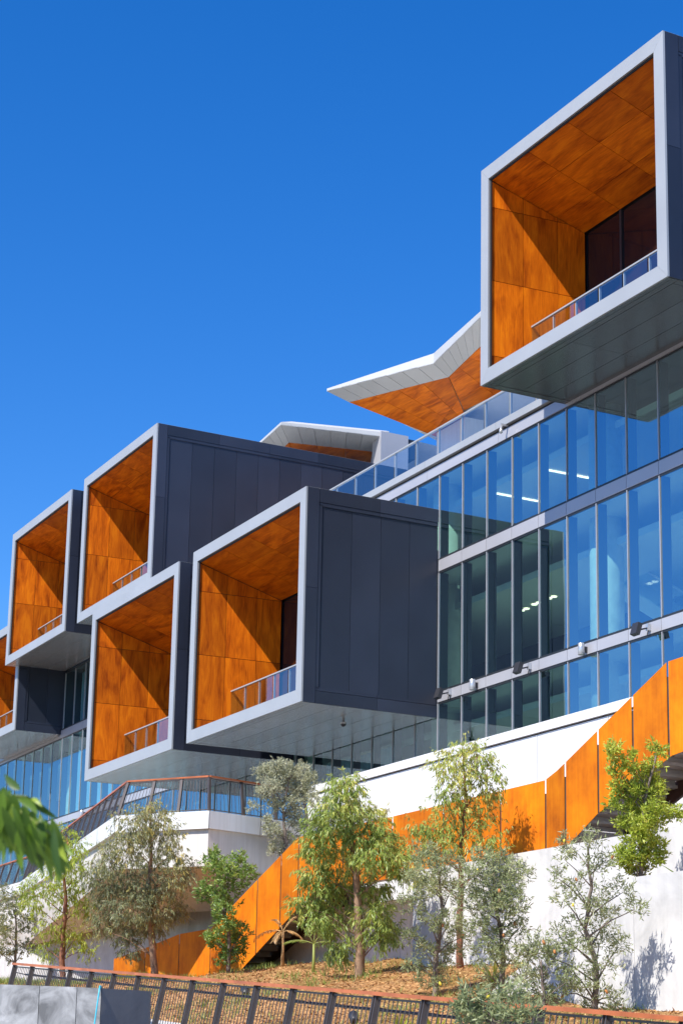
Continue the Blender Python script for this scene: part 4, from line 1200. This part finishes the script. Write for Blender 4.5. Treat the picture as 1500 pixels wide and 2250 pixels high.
tree('T12', 'banksia_bush', 'low grey green bush with flower spikes overlapping the fence rail', 'bush', 'leaf_banksia', 'bark_grey', 'rosette', (0.10, 0.022), 13, 60, 0.035, 22, ground=-1.6, flowers=4, full=3.2)
tree('T13', 'banksia_bush', 'low grey green bush at the wall foot between the two flowering trees', 'bush', 'leaf_banksia', 'bark_grey', 'rosette', (0.105, 0.023), 13, 26, 0.04, 23, flowers=3, full=3.0)

# palms
def frond(t, base, d, length, mat, n=22, droop=0.5, leaf=0.22, rg=None):
    d = np.array(d, float); d /= np.linalg.norm(d)
    pts = []
    for k in range(9):
        f = k / 8
        pts.append(np.array(base) + d * length * f + np.array([0, 0, -droop * length * f * f]))
    mb = MB(); mb.tube(pts, [0.012 * (1 - 0.8 * k / 8) + 0.002 for k in range(9)], 5); o = mb.build('frond_stem', 'dry' if mat == 'leaf_dry' else 'stem', t, True)
    bs, ax, sd_ = [], [], []
    for k in range(n):
        f = 0.2 + 0.8 * k / n
        i = min(7, int(f * 8)); q = pts[i] + (pts[i + 1] - pts[i]) * (f * 8 - i)
        tg = (pts[i + 1] - pts[i]); tg /= np.linalg.norm(tg)
        lat = np.cross(tg, [0, 0, 1.0]); lat /= max(1e-3, np.linalg.norm(lat))
        for s in (-1, 1):
            bs.append(q); ax.append(lat * s * 0.8 + tg * 0.6 + np.array([0, 0, -0.15 - droop * 0.5]) + rg.normal(0, 0.08, 3)); sd_.append(tg)
    bs, ax, sd_ = map(np.array, (bs, ax, sd_))
    k = len(bs)
    leaf_mesh('frond_leaflets', bs, ax, sd_, leaf * rg.uniform(0.7, 1.1, k), np.full(k, 0.022), np.clip(rg.normal(0.5, 0.2, k), 0, 1), mat, t, loc=tuple(base))
M['stem'] = plain('green_stem', (0.24, 0.28, 0.06), 0.6)
def palm(x, y, h, label, mat, fronds, seed):
    rg = np.random.default_rng(seed)
    z = ground_z(x, y)
    t = thing('young_palm', (x, y, z), label, 'palm')
    mb = MB(); mb.tube([(x, y, z - 0.1), (x + 0.02, y, z + h * 0.5), (x, y, z + h)], [0.055, 0.04, 0.03], 7); mb.build('trunk', 'dry' if mat == 'leaf_dry' else 'stem', t, True)
    for d, l, dr in fronds:
        frond(t, (x, y, z + h), d, l, mat, 22, dr, 0.20, rg)
palm(-46.5, 22.6, 0.95, 'withered tan young palm beside the stair foot', 'leaf_dry', [((-0.8, -0.5, 0.35), 1.05, 0.55), ((0.2, 0.4, 1.0), 0.75, 0.35), ((-0.3, -0.2, 1.0), 0.8, 0.5), ((0.5, 0.8, 0.4), 0.6, 0.7), ((0.3, -0.5, 0.2), 0.5, 0.9)], 5)
palm(-45.2, 22.9, 0.75, 'green young palm with upright feathery fronds beside the stair foot', 'leaf_grass', [((-0.25, -0.45, 1.0), 1.15, 0.35), ((0.3, 0.5, 1.0), 1.15, 0.4), ((0.05, 0.05, 1.0), 1.2, 0.1), ((-0.6, -0.9, 0.5), 0.9, 0.4), ((0.6, 0.9, 0.5), 0.85, 0.5)], 6)

# strap leaved clumps near the fence and paddle leaved plant at right
def strap(x, y, n, ln, wd, label, seed, mat='leaf_lime', z=None, name='strap_plant'):
    rg = np.random.default_rng(seed)
    z = ground_z(x, y) if z is None else z
    t = thing(name, (x, y, z), label, 'plant')
    for k in range(n):
        a = rg.uniform(0, 6.283); tilt = rg.uniform(0.15, 0.75)
        d = np.array([math.cos(a) * tilt, math.sin(a) * tilt, 1.0]); d /= np.linalg.norm(d)
        sd_ = np.cross(d, [0, 0, 1.0]); sd_ /= np.linalg.norm(sd_)
        L = ln * rg.uniform(0.7, 1.15); vs, fs = [], []
        for i in range(6):
            f = i / 5
            p = np.array([x, y, z - 0.05]) + d * L * f + np.array([math.cos(a), math.sin(a), -0.6]) * L * 0.35 * f * f
            w_ = wd * (0.55 + 1.2 * f * (1 - f) * 1.6) * (1 - f ** 3) + 0.002
            vs += [tuple(p - sd_ * w_ / 2), tuple(p + np.array([0, 0, -0.12]) * w_), tuple(p + sd_ * w_ / 2)]
        for i in range(5):
            fs += [(3 * i, 3 * i + 1, 3 * i + 4, 3 * i + 3), (3 * i + 1, 3 * i + 2, 3 * i + 5, 3 * i + 4)]
        o = mesh('blade', vs, fs, mat, t, True)
        me = o.data
        at = me.attributes.new('tone', 'FLOAT', 'FACE')
        at.data.foreach_set('value', [float(np.clip(rg.normal(0.5, 0.2), 0, 1))] * len(me.polygons))
strap(-28.3, 16.0, 16, 0.75, 0.05, 'strap leaved green clump behind the fence, leftmost of three', 31)
strap(-27.2, 16.1, 18, 0.80, 0.05, 'strap leaved green clump behind the fence, middle of three', 32)
strap(-26.0, 15.9, 16, 0.75, 0.05, 'strap leaved green clump behind the fence, rightmost of three', 33)
strap(-34.6, 21.9, 14, 0.75, 0.055, 'strap leaved green clump in the mulch at the foot of the sloping wall end', 34)
strap(-28.75, 22.6, 9, 1.1, 0.20, 'broad paddle leaved plant on the garden wall at the right edge', 35, 'leaf_green', 3.7, 'paddle_plant')
strap(-42.6, 24.6, 22, 0.55, 0.025, 'grassy tuft at the wall foot right of the large gum trunk', 36, 'leaf_grass')
strap(-45.9, 23.8, 20, 0.55, 0.02, 'grassy tuft at the wall foot left of the large gum trunk', 37, 'leaf_grass')

# loose ground cover: grass blades and bark chips
def scatter():
    rg = np.random.default_rng(77)
    n = 7000
    x = rg.uniform(-72, -24, n); y = 15.0 + 10.5 * rg.uniform(0, 1, n) ** 1.2
    keep = (np.sin(x * 0.8) * np.sin(y * 0.9 + x * 0.2) + rg.normal(0, 0.35, n) > 0.25) | (x < -52)
    x, y = x[keep], y[keep]
    m_ = len(x); per = 5
    X = np.repeat(x, per) + rg.normal(0, 0.05, m_ * per); Y = np.repeat(y, per) + rg.normal(0, 0.05, m_ * per)
    Z = np.array([ground_z(a, b) for a, b in zip(X, Y)]) - 0.02
    ax = np.stack([rg.normal(0, 0.4, m_ * per), rg.normal(0, 0.4, m_ * per), np.ones(m_ * per)], 1)
    o = leaf_mesh('ground_grass', np.stack([X, Y, Z], 1), ax, rand_dir(rg, m_ * per), rg.uniform(0.08, 0.30, m_ * per), np.full(m_ * per, 0.014), np.clip(rg.normal(0.5, 0.25, m_ * per), 0, 1), 'leaf_grass', None)
    tag(o, 'sparse grass blades over the mulched bank', 'grass', kind='stuff')
    n = 26000
    x = rg.uniform(-58, -24, n); y = 15.0 + 10.9 * rg.uniform(0, 1, n)
    z = np.array([ground_z(a, b) for a, b in zip(x, y)]) + 0.012
    ax = rand_dir(rg, n); ax[:, 2] *= 0.35
    sd_ = rand_dir(rg, n); sd_[:, 2] *= 0.4
    o = leaf_mesh('mulch_chips', np.stack([x, y, z], 1), ax, sd_, rg.uniform(0.05, 0.13, n), rg.uniform(0.02, 0.05, n), np.clip(rg.normal(0.35, 0.3, n), 0, 1), 'chip', None)
    tag(o, 'loose bark chips covering the planted bank', 'mulch', kind='stuff')
M['chip'] = leaf_mat('bark_chip', (0.18, 0.075, 0.022), (0.42, 0.21, 0.07), (0.66, 0.43, 0.20), 0.9, 0.02)
scatter()

# ================================================================== blurred branch close to the lens, hanging in from the left
def near_branch():
    rg = np.random.default_rng(4)
    D = 2.7
    R_, U_, F_ = np.array(RGT), np.array(UPV), np.array(FWD)
    O = F_ * D
    u0, v0 = -0.520, -0.186
    A = O + R_ * u0 + U_ * v0                      # twig tip region
    t = thing('leafy_branch', tuple(A), 'out of focus green leafy branch hanging in at the left edge', 'branch')
    def pt(px, py, dz):
        return (F_ + R_ * (px - 701.0) / 4089.2 - U_ * (py - 1454.6) / 4089.2) * (D + dz)
    twigs = [[(-420, 1650, 0.1), (-150, 1705, 0.02), (20, 1765, 0), (85, 1812, 0), (135, 1850, 0)], [(-300, 1690, 0.05), (-90, 1740, 0.04), (60, 1752, 0.03)], [(-250, 1700, -0.05), (-60, 1770, -0.05), (40, 1800, -0.05)]]
    for tw in twigs:
        mb = MB(); q = [pt(*p) for p in tw]
        mb.tube(q, [0.005, 0.004, 0.003, 0.0022, 0.0015][:len(q)], 6); mb.build('twig', 'stem', t, True)
    # base px, tip px, width px, depth offset
    L = [((20, 1745), (48, 1860), 40, 0.0), ((60, 1750), (130, 1800), 26, 0.03), ((45, 1735), (10, 1700), 30, 0.04), ((10, 1730), (-10, 1800), 50, 0.02), ((30, 1745), (25, 1815), 46, -0.03),
         ((15, 1770), (45, 1880), 34, -0.04), ((30, 1785), (52, 1930), 34, -0.02), ((60, 1790), (48, 1890), 30, 0.02), ((75, 1800), (120, 1900), 32, -0.03), ((90, 1815), (115, 1935), 36, 0.0),
         ((110, 1820), (158, 1915), 40, 0.01), ((125, 1838), (146, 1925), 42, -0.02), ((100, 1800), (140, 1850), 30, 0.03), ((80, 1795), (105, 1870), 30, 0.05), ((40, 1800), (75, 1905), 30, 0.03),
         ((5, 1780), (8, 1900), 42, 0.0), ((-20, 1770), (-15, 1890), 44, 0.02), ((15, 1790), (20, 1880), 34, 0.05), ((70, 1755), (95, 1775), 16, 0.02), ((50, 1770), (105, 1865), 28, -0.06),
         ((-40, 1730), (-60, 1850), 40, 0.0), ((-60, 1720), (-90, 1840), 40, 0.03), ((25, 1760), (70, 1840), 34, 0.04), ((120, 1830), (135, 1905), 26, 0.04), ((5, 1750), (30, 1790), 44, 0.05),
         ((-10, 1745), (28, 1775), 42, -0.04), ((60, 1800), (82, 1880), 34, -0.05), ((95, 1808), (92, 1900), 30, 0.06), ((130, 1845), (164, 1880), 24, 0.02), ((40, 1755), (85, 1790), 30, -0.02),
         ((0, 1800), (-6, 1920), 36, -0.05), ((-100, 1715), (-110, 1830), 40, 0.02), ((-130, 1710), (-160, 1820), 40, -0.02), ((-180, 1700), (-190, 1820), 40, 0.03), ((50, 1810), (40, 1905), 30, 0.07)]
    for k in range(60):
        x = rg.uniform(-70, 128)
        b0 = (x, 1738 + 0.62 * max(0, x) + rg.uniform(-12, 34))
        L.append((b0, (b0[0] + rg.uniform(-14, 34), b0[1] + rg.uniform(70, 118)), rg.uniform(24, 40), rg.uniform(-0.10, 0.12)))
    for k in range(12):
        b0 = (rg.uniform(-40, 40), rg.uniform(1735, 1765))
        L.append((b0, (b0[0] + rg.uniform(-30, 30), b0[1] + rg.uniform(45, 80)), rg.uniform(36, 52), rg.uniform(-0.06, 0.14)))
    for (b, e, w_, dz) in L:
        p0, p1 = pt(*b, dz), pt(*e, dz + rg.uniform(-0.02, 0.02))
        ax = p1 - p0; ln = np.linalg.norm(ax)
        roll = rg.uniform(-0.7, 0.7)
        sd_ = np.cross(ax, F_); sd_ /= np.linalg.norm(sd_)
        sd_ = sd_ * math.cos(roll) + F_ * math.sin(roll)
        nr = np.cross(ax / ln, sd_)
        wd = w_ * D / 4089.2
        bend = rg.uniform(-0.10, 0.14) * ln
        sb = rg.uniform(-0.10, 0.10) * ln
        vs, fs = [], []
        K = 8
        for i in range(K + 1):
            f = i / K
            c = p0 + ax * f + nr * bend * 4 * f * (1 - f) + sd_ * sb * 4 * f * (1 - f)
            hw = wd * 0.32 * (math.sin(math.pi * min(1, f * 0.98 + 0.02)) ** 0.75) * (1.25 - 0.6 * f)
            vs += [tuple(c - sd_ * hw + nr * hw * 0.25), tuple(c), tuple(c + sd_ * hw + nr * hw * 0.25)]
        for i in range(K):
            fs += [(3 * i, 3 * i + 1, 3 * i + 4, 3 * i + 3), (3 * i + 1, 3 * i + 2, 3 * i + 5, 3 * i + 4)]
        o = mesh('leaf', vs, fs, 'leaf_near', t, True)
        at = o.data.attributes.new('tone', 'FLOAT', 'FACE')
        at.data.foreach_set('value', [float(np.clip(rg.normal(0.5, 0.25), 0, 1))] * len(o.data.polygons))
near_branch()
